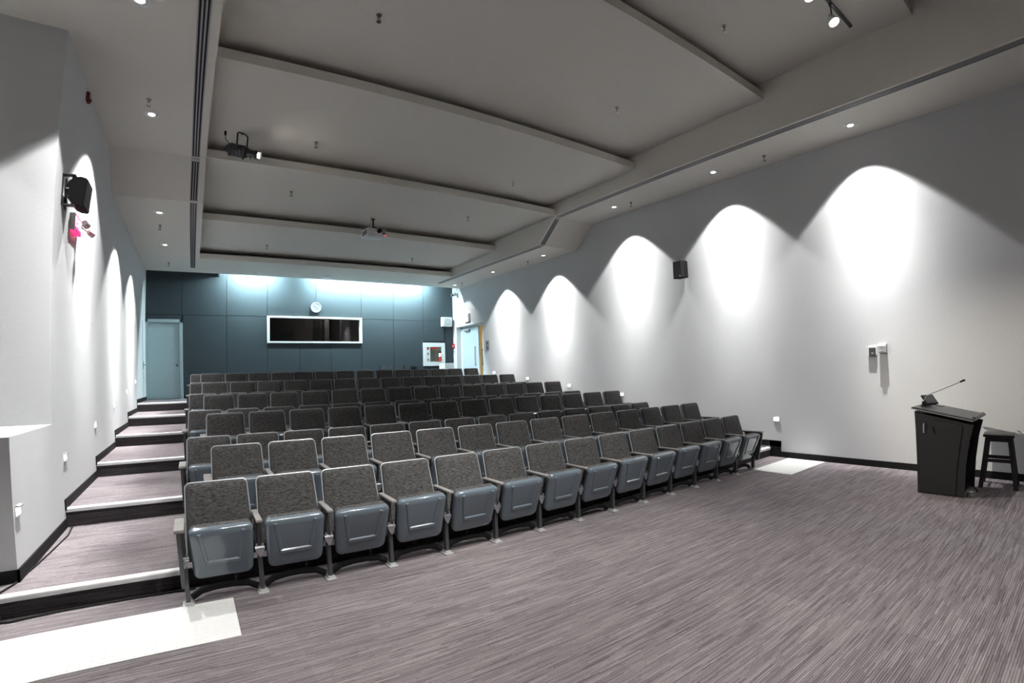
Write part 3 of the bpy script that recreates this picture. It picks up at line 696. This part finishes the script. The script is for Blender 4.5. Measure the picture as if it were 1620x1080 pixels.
bm = B(); tube(bm, [pd_ * 0.16 + Vector((0, -0.02, -0.06)), pd_ * 0.16 + Vector((0, -0.02, -0.10))], 0.009, 8); obj('focus_knob', bm, 'blackmetal', t, True)
bm = B(); ring(bm, a_ + Vector((0.0, -0.02, -0.1)), 0.025, 0.007, 'Y', 12, 6)
obj('safety_ring', bm, 'blackmetal', t, True)
bm = B(); tube(bm, [a_ + Vector((0.02, 0, 0.09)), Vector((-0.20, -0.02, 0.10)), Vector((-0.26, -0.02, 0.17)), Vector((-0.265, -0.02, 0.25))], 0.006, 6); cyl(bm, (-0.265, -0.02, 0.235), (-0.268, -0.02, 0.30), 0.016, 0.02, 8)
obj('power_cord', bm, 'black', t, True)
lt = spot('profile_beam', tuple(PS + pd_ * 0.34), tuple(PA), P_PROFILE, 12, 0.9, 0.04, (1.0, 0.92, 0.80), parent=t)

# ------------------------------------------------------------------ track lights over the stage
t = thing('light_track', 'thin dark lighting track on the first ceiling panel', 'light track', (4.2, 2.03, 6.33))
bx('rail', 'steel', (-3.2, 2.98, -0.018, 0.018, -0.03, 0.0), t); bx('end_cap', 'black', (2.98, 3.0, -0.02, 0.02, -0.032, 0.0), t); bx('feed_box', 'steel', (-3.3, -3.2, -0.02, 0.02, -0.032, 0.0), t)
for i, (x, tx, ty, p_) in enumerate(((6.50, 5.6, -0.1, 1.0), (5.80, 4.6, 0.2, 1.0), (4.3, 3.6, 4.4, 4.5), (2.6, 1.0, 4.4, 5.5))):
    t = thing('track_head', ['glaring track spotlight nearest the right soffit', 'track spotlight second from the right soffit', 'track spotlight third from the right soffit', 'leftmost of the track spotlights over the stage'][i], 'track light', (x, 2.03, 6.30), group='track spotlights over the stage')
    dv = (Vector((tx, ty, 1.0)) - Vector((x, 2.03, 6.08))).normalized(); c_ = Vector((0, 0, -0.24))
    bm = B(); cyl(bm, (0, 0, -0.03), (0, 0, 0.0), 0.022, seg=10); cyl(bm, (0, 0, -0.2), (0, 0, -0.03), 0.009, seg=8); obj('stem', bm, 'steel', t)
    bm = B(); cyl(bm, c_ - dv * 0.10, c_ + dv * 0.03, 0.03, 0.062, 16); cyl(bm, c_ + dv * 0.03, c_ + dv * 0.05, 0.064, 0.064, 16, caps=False); obj('head', bm, 'lgrey', t, True)
    bm = B(); cyl(bm, c_ + dv * 0.031, c_ + dv * 0.036, 0.056, 0.056, 16); obj('lens', bm, 'warm', t, True)
    spot('track_beam', tuple(Vector((x, 2.03, 6.30)) + c_ + dv * 0.06), (tx, ty, 0.5), P_TRACK * p_, 32 if p_ == 1 else 25, 1.0, 0.05, (1.0, 0.97, 0.93), parent=t)

# ------------------------------------------------------------------ left wall fittings
t = thing('wall_speaker', 'black loudspeaker on a bracket high on the left wall', 'speaker', (XL, 6.58, 3.79)); t.scale = (0.78, 0.78, 0.78)
bm = B(); prism(bm, [(0.255, -0.205), (0.29, 0.19), (0.22, 0.205), (0.14, 0.185), (0.08, 0.13), (0.045, 0.05), (0.04, -0.03), (0.065, -0.11), (0.115, -0.17), (0.18, -0.20)], 'Y', -0.22, 0.20)
obj('cabinet', bm, 'matte', t, True)
bm = B(); prism(bm, [(0.258, -0.195), (0.292, 0.18), (0.304, 0.18), (0.270, -0.195)], 'Y', -0.21, 0.19); obj('grille', bm, 'matte', t)
bm = B(); box(bm, 0.0, 0.012, -0.24, -0.21, -0.22, 0.22); box(bm, 0.0, 0.16, -0.24, -0.15, 0.205, 0.222); box(bm, 0.0, 0.16, -0.24, -0.15, -0.222, -0.205); box(bm, 0.0, 0.012, -0.05, 0.05, -0.22, 0.22); cyl(bm, (0.13, -0.19, 0.17), (0.13, -0.19, 0.21), 0.02); cyl(bm, (0.13, -0.19, -0.21), (0.13, -0.19, -0.17), 0.02)
obj('bracket', bm, 'blackmetal', t)
bm = B(); box(bm, 0.05, 0.085, -0.232, -0.205, 0.01, 0.025); obj('bolt', bm, 'chrome', t)
bm = B(); cyl(bm, (0.08, -0.225, -0.09), (0.08, -0.20, -0.09), 0.008); obj('bolt', bm, 'chrome', t)

def text_mesh(body, size, m, parent, mtx):
    cu = bpy.data.curves.new('lettering', 'FONT'); cu.body = body; cu.size = size; cu.extrude = 0.0015; cu.align_x = 'CENTER'; cu.align_y = 'CENTER'
    tmp = bpy.data.objects.new('tmp', cu); COL.objects.link(tmp)
    bpy.context.view_layer.update()
    me = bpy.data.meshes.new_from_object(tmp.evaluated_get(bpy.context.evaluated_depsgraph_get()))
    bpy.data.objects.remove(tmp); me.transform(mtx); me.materials.clear(); me.materials.append(M[m] if isinstance(m, str) else m)
    o = bpy.data.objects.new('lettering', me); COL.objects.link(o); o.parent = parent
    return o
t = thing('exit_sign', 'glowing red exit sign below the left wall speaker', 'exit sign', (XL, 7.02, 3.57))
bx('housing', 'lgrey', (0, 0.055, -0.17, 0.17, -0.10, 0.10), t, bev=0.004); bx('face', 'exitred', (0.055, 0.060, -0.155, 0.155, -0.085, 0.085), t); bx('down_light', 'exitred', (0.006, 0.05, -0.15, 0.15, -0.104, -0.100), t)
text_mesh('EXIT', 0.17, 'exitwhite', t, Matrix.Translation((0.061, 0, 0)) @ Matrix(((0, 0, 1), (1, 0, 0), (0, 1, 0))).to_4x4())
t = thing('emergency_light', 'twin-headed emergency lamp beside the left exit sign', 'emergency light', (XL, 7.28, 3.62))
bm = B(); box(bm, 0, 0.03, -0.03, 0.03, -0.03, 0.03, bev=0.004); tube(bm, [(0.03, 0, 0), (0.07, 0.0, 0.03)], 0.008); tube(bm, [(0.03, 0, 0), (0.10, 0.02, -0.05)], 0.008); obj('bracket', bm, 'grey', t)
bm = B(); cyl(bm, (0.075, -0.03, 0.045), (0.10, 0.03, 0.02), 0.04, 0.045, 14); obj('lamp_head', bm, 'grey', t, True)
bm = B(); cyl(bm, (0.12, -0.02, -0.06), (0.17, 0.03, -0.09), 0.03, 0.042, 14); obj('lamp_head', bm, 'lgrey', t, True)
t = thing('fire_strobe', 'red fire alarm strobe high on the left wall', 'alarm', (XL, 7.28, 5.30))
bx('back_box', 'darkred', (0, 0.04, -0.05, 0.05, -0.06, 0.06), t, bev=0.006); bx('strobe_lens', 'white', (0.04, 0.07, -0.025, 0.025, -0.015, 0.05), t, bev=0.006)
bm = B(); cyl(bm, (0.04, 0, -0.035), (0.055, 0, -0.035), 0.022, seg=14); obj('horn', bm, 'darkred', t, True)

# ------------------------------------------------------------------ right wall fittings
t = thing('wall_speaker', 'small black loudspeaker on the right wall between light scallops', 'speaker', (XR, 6.38, 3.76))
bm = B(); prism(bm, [(-0.06, -0.13), (-0.06, 0.09), (-0.20, 0.15), (-0.26, 0.10), (-0.26, -0.10), (-0.20, -0.14)], 'Z', -0.175, 0.175); obj('cabinet', bm, 'black', t)
bm = B(); prism(bm, [(-0.264, 0.10), (-0.264, -0.10), (-0.205, -0.145), (-0.205, -0.142), (-0.258, -0.10), (-0.258, 0.10)], 'Z', -0.165, 0.165); obj('grille', bm, 'blackmetal', t)
bx('badge', 'white', (-0.268, -0.264, -0.085, -0.06, -0.15, -0.135), t); bx('bracket', 'blackmetal', (-0.06, 0, -0.03, 0.03, -0.08, 0.08), t)
t = thing('control_plate', 'grey metal control box on the right wall left of thermostat', 'wall box', (XR, 2.69, 1.865))
bx('back_box', 'white', (-0.03, 0, -0.065, 0.065, -0.07, 0.085), t, bev=0.003); bx('face_plate', 'steel', (-0.036, -0.03, -0.055, 0.055, -0.08, 0.06), t, bev=0.002); bx('button', 'white', (-0.042, -0.036, -0.012, 0.012, -0.035, -0.02), t)
t = thing('thermostat', 'white thermostat box on the right wall with hard shadow below', 'thermostat', (XR, 2.53, 1.90))
bm = B(); prism(bm, [(-0.07, -0.055), (-0.08, 0.05), (-0.065, 0.075), (0, 0.085), (0, -0.065)], 'Y', -0.06, 0.06); bmesh.ops.transform(bm, matrix=Matrix.Identity(4), verts=bm.verts)
obj('cover', bm, 'white', t); bx('display', 'grey', (-0.083, -0.076, -0.02, 0.02, 0.025, 0.04), t); bx('lever', 'lgrey', (-0.085, -0.074, -0.03, 0.03, -0.035, -0.02), t)
t = thing('exit_sign', 'white exit sign with red letters above the right wall door', 'exit sign', (XR, 15.73, 3.71))
bx('housing', 'white', (-0.09, 0, -0.20, 0.20, -0.15, 0.15), t, bev=0.006); bx('face', 'white', (-0.095, -0.09, -0.18, 0.18, -0.13, 0.13), t)
text_mesh('EXIT', 0.2, 'red', t, Matrix.Translation((-0.097, 0, -0.02)) @ Matrix(((0, 0, -1), (-1, 0, 0), (0, 1, 0))).to_4x4())
bx('down_light', 'red', (-0.08, -0.01, -0.18, 0.18, -0.155, -0.15), t)
t = thing('security_camera', 'small grey security camera high in the back right corner', 'camera', (XR, 16.5, 4.70))
bm = B(); cyl(bm, (0, 0, 0), (-0.03, 0, 0), 0.06, seg=16); tube(bm, [(-0.03, 0, 0), (-0.10, -0.02, -0.02)], 0.015); obj('mount', bm, 'lgrey', t, True)
bm = B(); cyl(bm, (-0.06, 0.04, 0.0), (-0.24, -0.08, -0.07), 0.055, 0.06, 16); obj('body', bm, 'lgrey', t, True)
bm = B(); cyl(bm, (-0.24, -0.08, -0.07), (-0.25, -0.086, -0.073), 0.045, 0.045, 16); obj('lens', bm, 'black', t, True)
t = thing('fire_pull_station', 'red fire alarm pull station by the back right corner', 'alarm', (XR, 16.82, 2.76))
bx('body', 'red', (-0.05, 0, -0.06, 0.06, -0.08, 0.08), t, bev=0.006); bx('pull_bar', 'white', (-0.06, -0.05, -0.04, 0.04, -0.02, 0.01), t)
t = thing('light_switch', 'small dark switch plate under the red pull station', 'switch', (XR, 16.82, 2.52))
bx('plate', 'grey', (-0.01, 0, -0.04, 0.04, -0.06, 0.06), t, bev=0.002); bx('rocker', 'white', (-0.02, -0.01, -0.012, 0.012, -0.03, 0.03), t)
t = thing('switch_plate', 'grey switch plate on the right wall beside the door', 'switch', (XR, 14.40, 2.64))
bx('plate', 'grey', (-0.02, 0, -0.09, 0.09, -0.16, 0.16), t, bev=0.004)
for s in (-1, 1): bx('rocker', 'steel', (-0.03, -0.02, -0.03, 0.03, s * 0.08 - 0.04, s * 0.08 + 0.04), t)

# ------------------------------------------------------------------ back wall fittings
t = thing('wall_clock', 'round white wall clock above the booth window', 'clock', (3.74, YB - 0.022, 4.02))
bm = B(); cyl(bm, (0, -0.06, 0), (0, 0, 0), 0.165, seg=36); obj('case', bm, 'clockgrey', t, True)
bm = B(); ring(bm, (0, -0.06, 0), 0.155, 0.02, 'Y', 36, 8); obj('rim', bm, 'clockgrey', t, True)
bm = B(); cyl(bm, (0, -0.064, 0), (0, -0.060, 0), 0.138, seg=32); obj('dial', bm, 'dial', t)
for k in range(12):
    bm = B(); box(bm, -0.004, 0.004, -0.0655, -0.064, 0.105, 0.128, mtx=Matrix.Rotation(k * PI / 6, 4, 'Y')); obj('hour_mark', bm, 'grey', t)
for nm, a, ln, wd in (('hour_hand', math.radians(128), 0.07, 0.006), ('minute_hand', math.radians(-52), 0.105, 0.004)):
    bm = B(); box(bm, -wd, wd, -0.070, -0.067, -0.015, ln, mtx=Matrix.Rotation(a, 4, 'Y')); obj(nm, bm, 'black', t)
t = thing('wall_speaker', 'square white speaker on the back wall by the right corner', 'speaker', (8.60, YB - 0.022, 3.665))
bx('cabinet', 'white', (-0.20, 0.20, -0.16, 0, -0.175, 0.175), t, bev=0.01); bx('grille', 'lgrey', (-0.16, 0.16, -0.166, -0.16, -0.14, 0.14), t, bev=0.004)
bm = B(); ring(bm, (0, -0.168, 0), 0.10, 0.008, 'Y', 24, 6); obj('cone_ring', bm, 'grey', t, True)
t = thing('conduit', 'thin dark conduit running down from the white back wall speaker', 'conduit', (8.545, YB - 0.03, 2.9))
bm = B(); cyl(bm, (0, 0, 0), (0, 0, 0.58), 0.008, seg=8); obj('pipe', bm, 'black', t); bx('clip', 'black', (-0.015, 0.015, -0.012, 0.008, 0.25, 0.27), t)

t = thing('fire_hose_cabinet', 'white framed fire cabinet with glass in the dark back wall', 'fire cabinet', (8.09, YB - 0.022, 2.45))
W2, H2 = 0.445, 0.43
for d in ((-W2, W2, -0.04, 0.0, H2 - 0.16, H2), (-W2, W2, -0.04, 0.0, -H2, -H2 + 0.15), (-W2, -W2 + 0.14, -0.04, 0.0, -H2 + 0.15, H2 - 0.16), (W2 - 0.15, W2, -0.04, 0.0, -H2 + 0.15, H2 - 0.16), (-W2 + 0.24, -W2 + 0.27, -0.036, 0.0, -H2 + 0.15, H2 - 0.16)):
    bx('door_frame', 'white', d, t, bev=0.003)
bx('back_plate', 'cream', (-W2 + 0.14, W2 - 0.15, -0.006, -0.001, -H2 + 0.15, H2 - 0.16), t)
bx('instruction_panel', 'lgrey', (-W2 + 0.14, -W2 + 0.24, -0.03, -0.026, -H2 + 0.15, H2 - 0.16), t)
for z0, z1, m_ in ((0.17, 0.25, 'red'), (0.08, 0.14, 'white'), (-0.02, 0.05, 'grey'), (-0.13, -0.06, 'white'), (-0.24, -0.17, 'grey')): bx('notice', m_, (-W2 + 0.15, -W2 + 0.23, -0.033, -0.03, z0, z1), t)
bx('red_sign', 'red', (-0.10, 0.12, -0.034, -0.030, 0.20, 0.262), t)
bm = B()
for q in range(5): tube(bm, [(-0.13 + q * 0.055, -0.016, -0.24), (-0.135 + q * 0.055, -0.016, 0.0), (-0.11 + q * 0.055, -0.016, 0.16 - (q % 2) * 0.05), (-0.085 + q * 0.055, -0.016, 0.0), (-0.08 + q * 0.055, -0.016, -0.24)], 0.011, 6)
obj('folded_hose', bm, 'lgrey', t, True)
bx('glass_pane', 'clear', (-W2 + 0.27, W2 - 0.15, -0.032, -0.030, -H2 + 0.15, H2 - 0.16), t)
bm = B(); cyl(bm, (0.22, -0.06, -0.26), (0.22, -0.06, 0.02), 0.05, seg=14); cyl(bm, (0.22, -0.06, 0.02), (0.22, -0.06, 0.06), 0.05, 0.02, 14)
ex = thing('fire_extinguisher', 'small red extinguisher hanging at the right side of the fire cabinet', 'extinguisher', (8.09, YB - 0.03, 2.45))
obj('cylinder', bm, 'red', ex, True); bm = B(); cyl(bm, (0.22, -0.06, -0.09), (0.22, -0.06, 0.03), 0.0515, seg=14); obj('paper_label', bm, 'white', ex, True)
bm = B(); box(bm, 0.19, 0.25, -0.075, -0.045, 0.06, 0.09); box(bm, 0.215, 0.225, -0.12, -0.045, 0.09, 0.10); obj('valve', bm, 'black', ex)
bx('wall_hook', 'steel', (0.20, 0.24, -0.03, -0.01, 0.0, 0.08), ex)

# ------------------------------------------------------------------ low things behind the rear row
t = thing('dark_bench', 'low dark bench back peeking over the rear row of seats', 'bench', (5.74, 15.6, STEP_Z[5]))
bx('back_board', 'shell', (-0.20, 0.22, 0, 0.03, 0.45, 0.84), t, bev=0.01); bx('seat_board', 'black', (-0.20, 0.22, -0.35, 0.0, 0.40, 0.44), t, bev=0.01)
for x in (-0.22, 0.2):
    for y in (-0.33, 0.01): bx('leg', 'blackmetal', (x, x + 0.025, y, y + 0.025, 0, 0.87 if y > 0 else 0.40), t)
t = thing('dark_post', 'thin dark post standing behind the rear row of seats', 'post', (6.36, 15.6, STEP_Z[5]))
bm = B(); cyl(bm, (0, 0, 0), (0, 0, 0.02), 0.14, seg=18); obj('base', bm, 'blackmetal', t, True); bm = B(); cyl(bm, (0, 0, 0.02), (0, 0, 0.85), 0.022, seg=12); obj('pole', bm, 'blackmetal', t, True); bm = B(); cyl(bm, (0, 0, 0.85), (0, 0, 0.88), 0.03, 0.02, 12); obj('cap', bm, 'blackmetal', t, True)
t = thing('dark_bin', 'small dark bin standing behind the rear row of seats', 'bin', (6.70, 15.6, STEP_Z[5]))
bm = B(); prism(bm, [(-0.065, 0), (0.065, 0), (0.085, 0.80), (-0.085, 0.80)], 'Y', -0.09, 0.09); obj('body', bm, 'black', t); bx('rim', 'blackmetal', (-0.09, 0.09, -0.095, 0.095, 0.79, 0.83), t, bev=0.005)
t = thing('white_cabinet', 'low white cabinet in the back right corner behind the seats', 'cabinet', (8.42, 16.5, STEP_Z[5]))
bx('body', 'white', (-0.19, 0.19, -0.2, 0.25, 0.03, 0.90), t, bev=0.005); bx('top', 'white', (-0.20, 0.20, -0.21, 0.25, 0.90, 0.93), t, bev=0.004); bx('door', 'white', (-0.18, 0.18, -0.215, -0.2, 0.05, 0.88), t, bev=0.004); bx('plinth', 'black', (-0.18, 0.18, -0.18, 0.24, 0, 0.03), t)

# ------------------------------------------------------------------ lectern, facing the seats (+Y), open towards the stage side
t = thing('lectern', 'black lectern with sloping grey top by the right wall', 'lectern', (7.46, 1.48, 0.0))
LW = 0.76
for x in (0.0, LW - 0.03):
    bm = B(); prism(bm, [(-0.29, 0.0), (0.205, 0.0), (0.21, 0.30), (0.23, 0.70), (0.245, 1.03), (-0.385, 0.90), (-0.34, 0.7), (-0.305, 0.40)], 'X', x, x + 0.03); obj('side_panel', bm, 'lectern', t)
for x0, x1 in ((-0.012, 0.0), (LW, LW + 0.012)):
    bm = B(); prism(bm, [(-0.20, 0.02), (0.20, 0.02), (0.195, 0.30), (0.16, 0.62), (0.09, 0.955), (-0.275, 0.88), (-0.235, 0.6), (-0.21, 0.3)], 'X', x0, x1); obj('side_cladding', bm, 'lectern', t)
bm = B(); prism(bm, [(0.206, 0.0), (0.225, 0.0), (0.24, 0.40), (0.255, 0.75), (0.27, 1.05), (0.246, 1.045), (0.232, 0.70), (0.212, 0.30)], 'X', 0.0, LW); obj('front_panel', bm, 'lectern', t)
bm = B(); prism(bm, [(0.29, 1.084), (0.29, 1.102), (0.28, 1.108), (-0.40, 0.975), (-0.41, 0.963), (-0.405, 0.952), (-0.39, 0.948)], 'X', -0.05, LW + 0.05); obj('top_board', bm, 'lectop', t)
bm = B(); prism(bm, [(0.296, 1.082), (0.296, 1.092), (-0.39, 0.956), (-0.39, 0.946)], 'X', -0.056, -0.05); prism(bm, [(0.296, 1.082), (0.296, 1.092), (-0.39, 0.956), (-0.39, 0.946)], 'X', LW + 0.05, LW + 0.056); box(bm, -0.056, LW + 0.056, 0.29, 0.297, 1.082, 1.102); obj('edge_trim', bm, 'grey', t)
bm = B(); prism(bm, [(-0.405, 0.970), (-0.375, 0.978), (-0.375, 1.000), (-0.405, 0.994)], 'X', 0.02, LW - 0.02); obj('book_stop', bm, 'lectop', t)
bx('shelf', 'lectern', (0.03, LW - 0.03, -0.24, 0.20, 0.55, 0.575), t); bx('base_board', 'lectern', (0.03, LW - 0.03, -0.25, 0.19, 0.02, 0.05), t)
bm = B(); box(bm, -0.004, 0.0, 0.15, 0.166, 0.78, 0.90); box(bm, -0.03, -0.004, 0.152, 0.164, 0.885, 0.895); box(bm, -0.03, -0.004, 0.152, 0.164, 0.785, 0.795); box(bm, -0.034, -0.028, 0.15, 0.166, 0.78, 0.90); obj('side_handle', bm, 'chrome', t)
bm = B(); tube(bm, [(-0.016, 0.06, 0.86), (-0.02, 0.03, 0.78)], 0.009, 6); obj('cable_clip', bm, 'black', t)
t = thing('gooseneck_microphone', 'thin gooseneck microphone reaching out over the lectern', 'microphone', (7.72, 1.70, 1.095))
bm = B(); cyl(bm, (0, 0, -0.01), (0, 0, 0.012), 0.035, seg=16); obj('base', bm, 'black', t, True)
bm = B(); tube(bm, [(0, 0, 0.01), (0, -0.005, 0.07), (0.0, -0.04, 0.135), (0.01, -0.10, 0.17), (0.03, -0.28, 0.25), (0.045, -0.42, 0.315)], 0.006, 8); obj('neck', bm, 'grey', t, True)
bm = B(); cyl(bm, (0.045, -0.42, 0.315), (0.051, -0.475, 0.342), 0.011, 0.014, 10); obj('capsule', bm, 'black', t, True)
bm = B(); box(bm, -0.02, 0.02, -0.02, 0.015, 0.012, 0.065, bev=0.004); obj('switch_block', bm, 'black', t)
t = thing('touch_panel', 'small tilted touch screen on the lectern top', 'touch panel', (7.86, 1.585, 1.10), (0, 0, math.radians(-25)))
bm = B(); box(bm, -0.115, 0.115, -0.008, 0.008, 0.0, 0.15, bev=0.004, mtx=Matrix.Translation((0, 0.04, 0.012)) @ Matrix.Rotation(math.radians(-38), 4, 'X') @ Matrix.Rotation(math.radians(0), 4, 'Z')); obj('housing', bm, 'black', t)
bm = B(); box(bm, -0.10, 0.10, -0.0105, -0.008, 0.015, 0.135, mtx=Matrix.Translation((0, 0.04, 0.012)) @ Matrix.Rotation(math.radians(-38), 4, 'X')); obj('screen', bm, 'screen', t)
bm = B(); prism(bm, [(0.02, 0.0), (0.13, 0.0), (0.10, 0.06)], 'X', -0.05, 0.05); obj('stand', bm, 'black', t)
bm = B(); tube(bm, [(0.0, 0.0, 0.0), (0.05, -0.05, -0.018), (0.12, -0.04, -0.015)], 0.004, 6); obj('cord', bm, 'black', t)
t = thing('cable_bundle', 'small grey cable bundle on the floor in the lectern opening', 'cables', (7.58, 1.13, 0.0))
bm = B()
for q in range(4): tube(bm, [(0.05 * math.cos(a) * (1 + .15 * q), 0.045 * math.sin(a), 0.012 + 0.02 * q + 0.01 * math.sin(3 * a + q)) for a in [k * PI / 6 for k in range(12)]], 0.007, 6, True)
obj('coil', bm, 'grey', t, True); bm = B(); tube(bm, [(0.05, 0, 0.02), (0.15, 0.02, 0.008), (0.35, -0.02, 0.008), (0.55, 0.05, 0.008)], 0.006, 6); obj('lead', bm, 'black', t, True)

# ------------------------------------------------------------------ stool
t = thing('wooden_stool', 'dark wooden stool with splayed legs next to the lectern', 'stool', (8.46, 0.95, 0.0), (0, 0, math.radians(4)))
bm = B(); box(bm, -0.19, 0.19, -0.17, 0.17, 0.665, 0.70, bev=0.010); obj('seat', bm, 'wood', t, True)
def leg_pt(sx, sy, z):
    f = 1 - z / 0.665; return Vector((sx * (0.135 + 0.075 * f), sy * (0.12 + 0.07 * f), z))
for sx in (-1, 1):
    for sy in (-1, 1):
        bm = B(); A = []
        for z in (0.0, 0.665):
            c = leg_pt(sx, sy, z); A.append([bm.verts.new(c + Vector((dx, dy, 0))) for dx, dy in ((-.026, -.026), (.026, -.026), (.026, .026), (-.026, .026))])
        bm.faces.new(A[0]); bm.faces.new(A[1])
        for i in range(4): bm.faces.new((A[0][i], A[0][(i + 1) % 4], A[1][(i + 1) % 4], A[1][i]))
        obj('leg', bm, 'wood', t)
def rung(pa, pb, hz):
    bm = B(); A = []
    d = (pb - pa).normalized(); q = Vector((-d.y, d.x, 0)) * 0.011
    for p in (pa, pb): A.append([bm.verts.new(p + s) for s in (q + Vector((0, 0, -hz)), -q + Vector((0, 0, -hz)), -q + Vector((0, 0, hz)), q + Vector((0, 0, hz)))])
    bm.faces.new(A[0]); bm.faces.new(A[1])
    for i in range(4): bm.faces.new((A[0][i], A[0][(i + 1) % 4], A[1][(i + 1) % 4], A[1][i]))
    obj('rung', bm, 'wood', t)
for s in (-1, 1):
    rung(leg_pt(s, -1, 0.36), leg_pt(s, 1, 0.36), 0.022); rung(leg_pt(-1, s, 0.22), leg_pt(1, s, 0.22), 0.02)
    rung(leg_pt(s, -1, 0.635), leg_pt(s, 1, 0.635), 0.03); rung(leg_pt(-1, s, 0.635), leg_pt(1, s, 0.635), 0.03)

# ------------------------------------------------------------------ cable along the left aisle
bm = B()
z1 = STEP_Z[0]
tube(bm, [(-1.33, 6.45, z1 + 0.008), (-1.30, 6.1, z1 + 0.008), (-1.33, 5.6, z1 + 0.008), (-1.36, 5.2, z1 + 0.008), (-1.40, 4.8, z1 + 0.008), (-1.45, 4.6, z1 + 0.014), (-1.463, 4.545, z1 + 0.014), (-1.466, 4.522, z1 - 0.02), (-1.468, 4.515, 0.05), (-1.45, 4.49, 0.012), (-1.35, 4.46, 0.010), (-1.0, 4.50, 0.010), (-0.5, 4.505, 0.010), (-0.1, 4.49, 0.010)], 0.007, 8)
tag(obj('power_cable', bm, 'black', None, True), 'black cable trailing down the left aisle step and along its riser', 'cable')
bm = B()
for q in range(5):
    tube(bm, [(-1.46 + 0.045 * math.cos(a) * (1 + .1 * q), 4.44 + 0.05 * math.sin(a + q), 0.012 + 0.012 * q + 0.008 * math.sin(2 * a + q)) for a in [k * PI / 6 for k in range(12)]], 0.007, 6, True)
tag(obj('cable_coil', bm, 'black', None, True), 'black coil of cable on the floor at the foot of left step', 'cable')
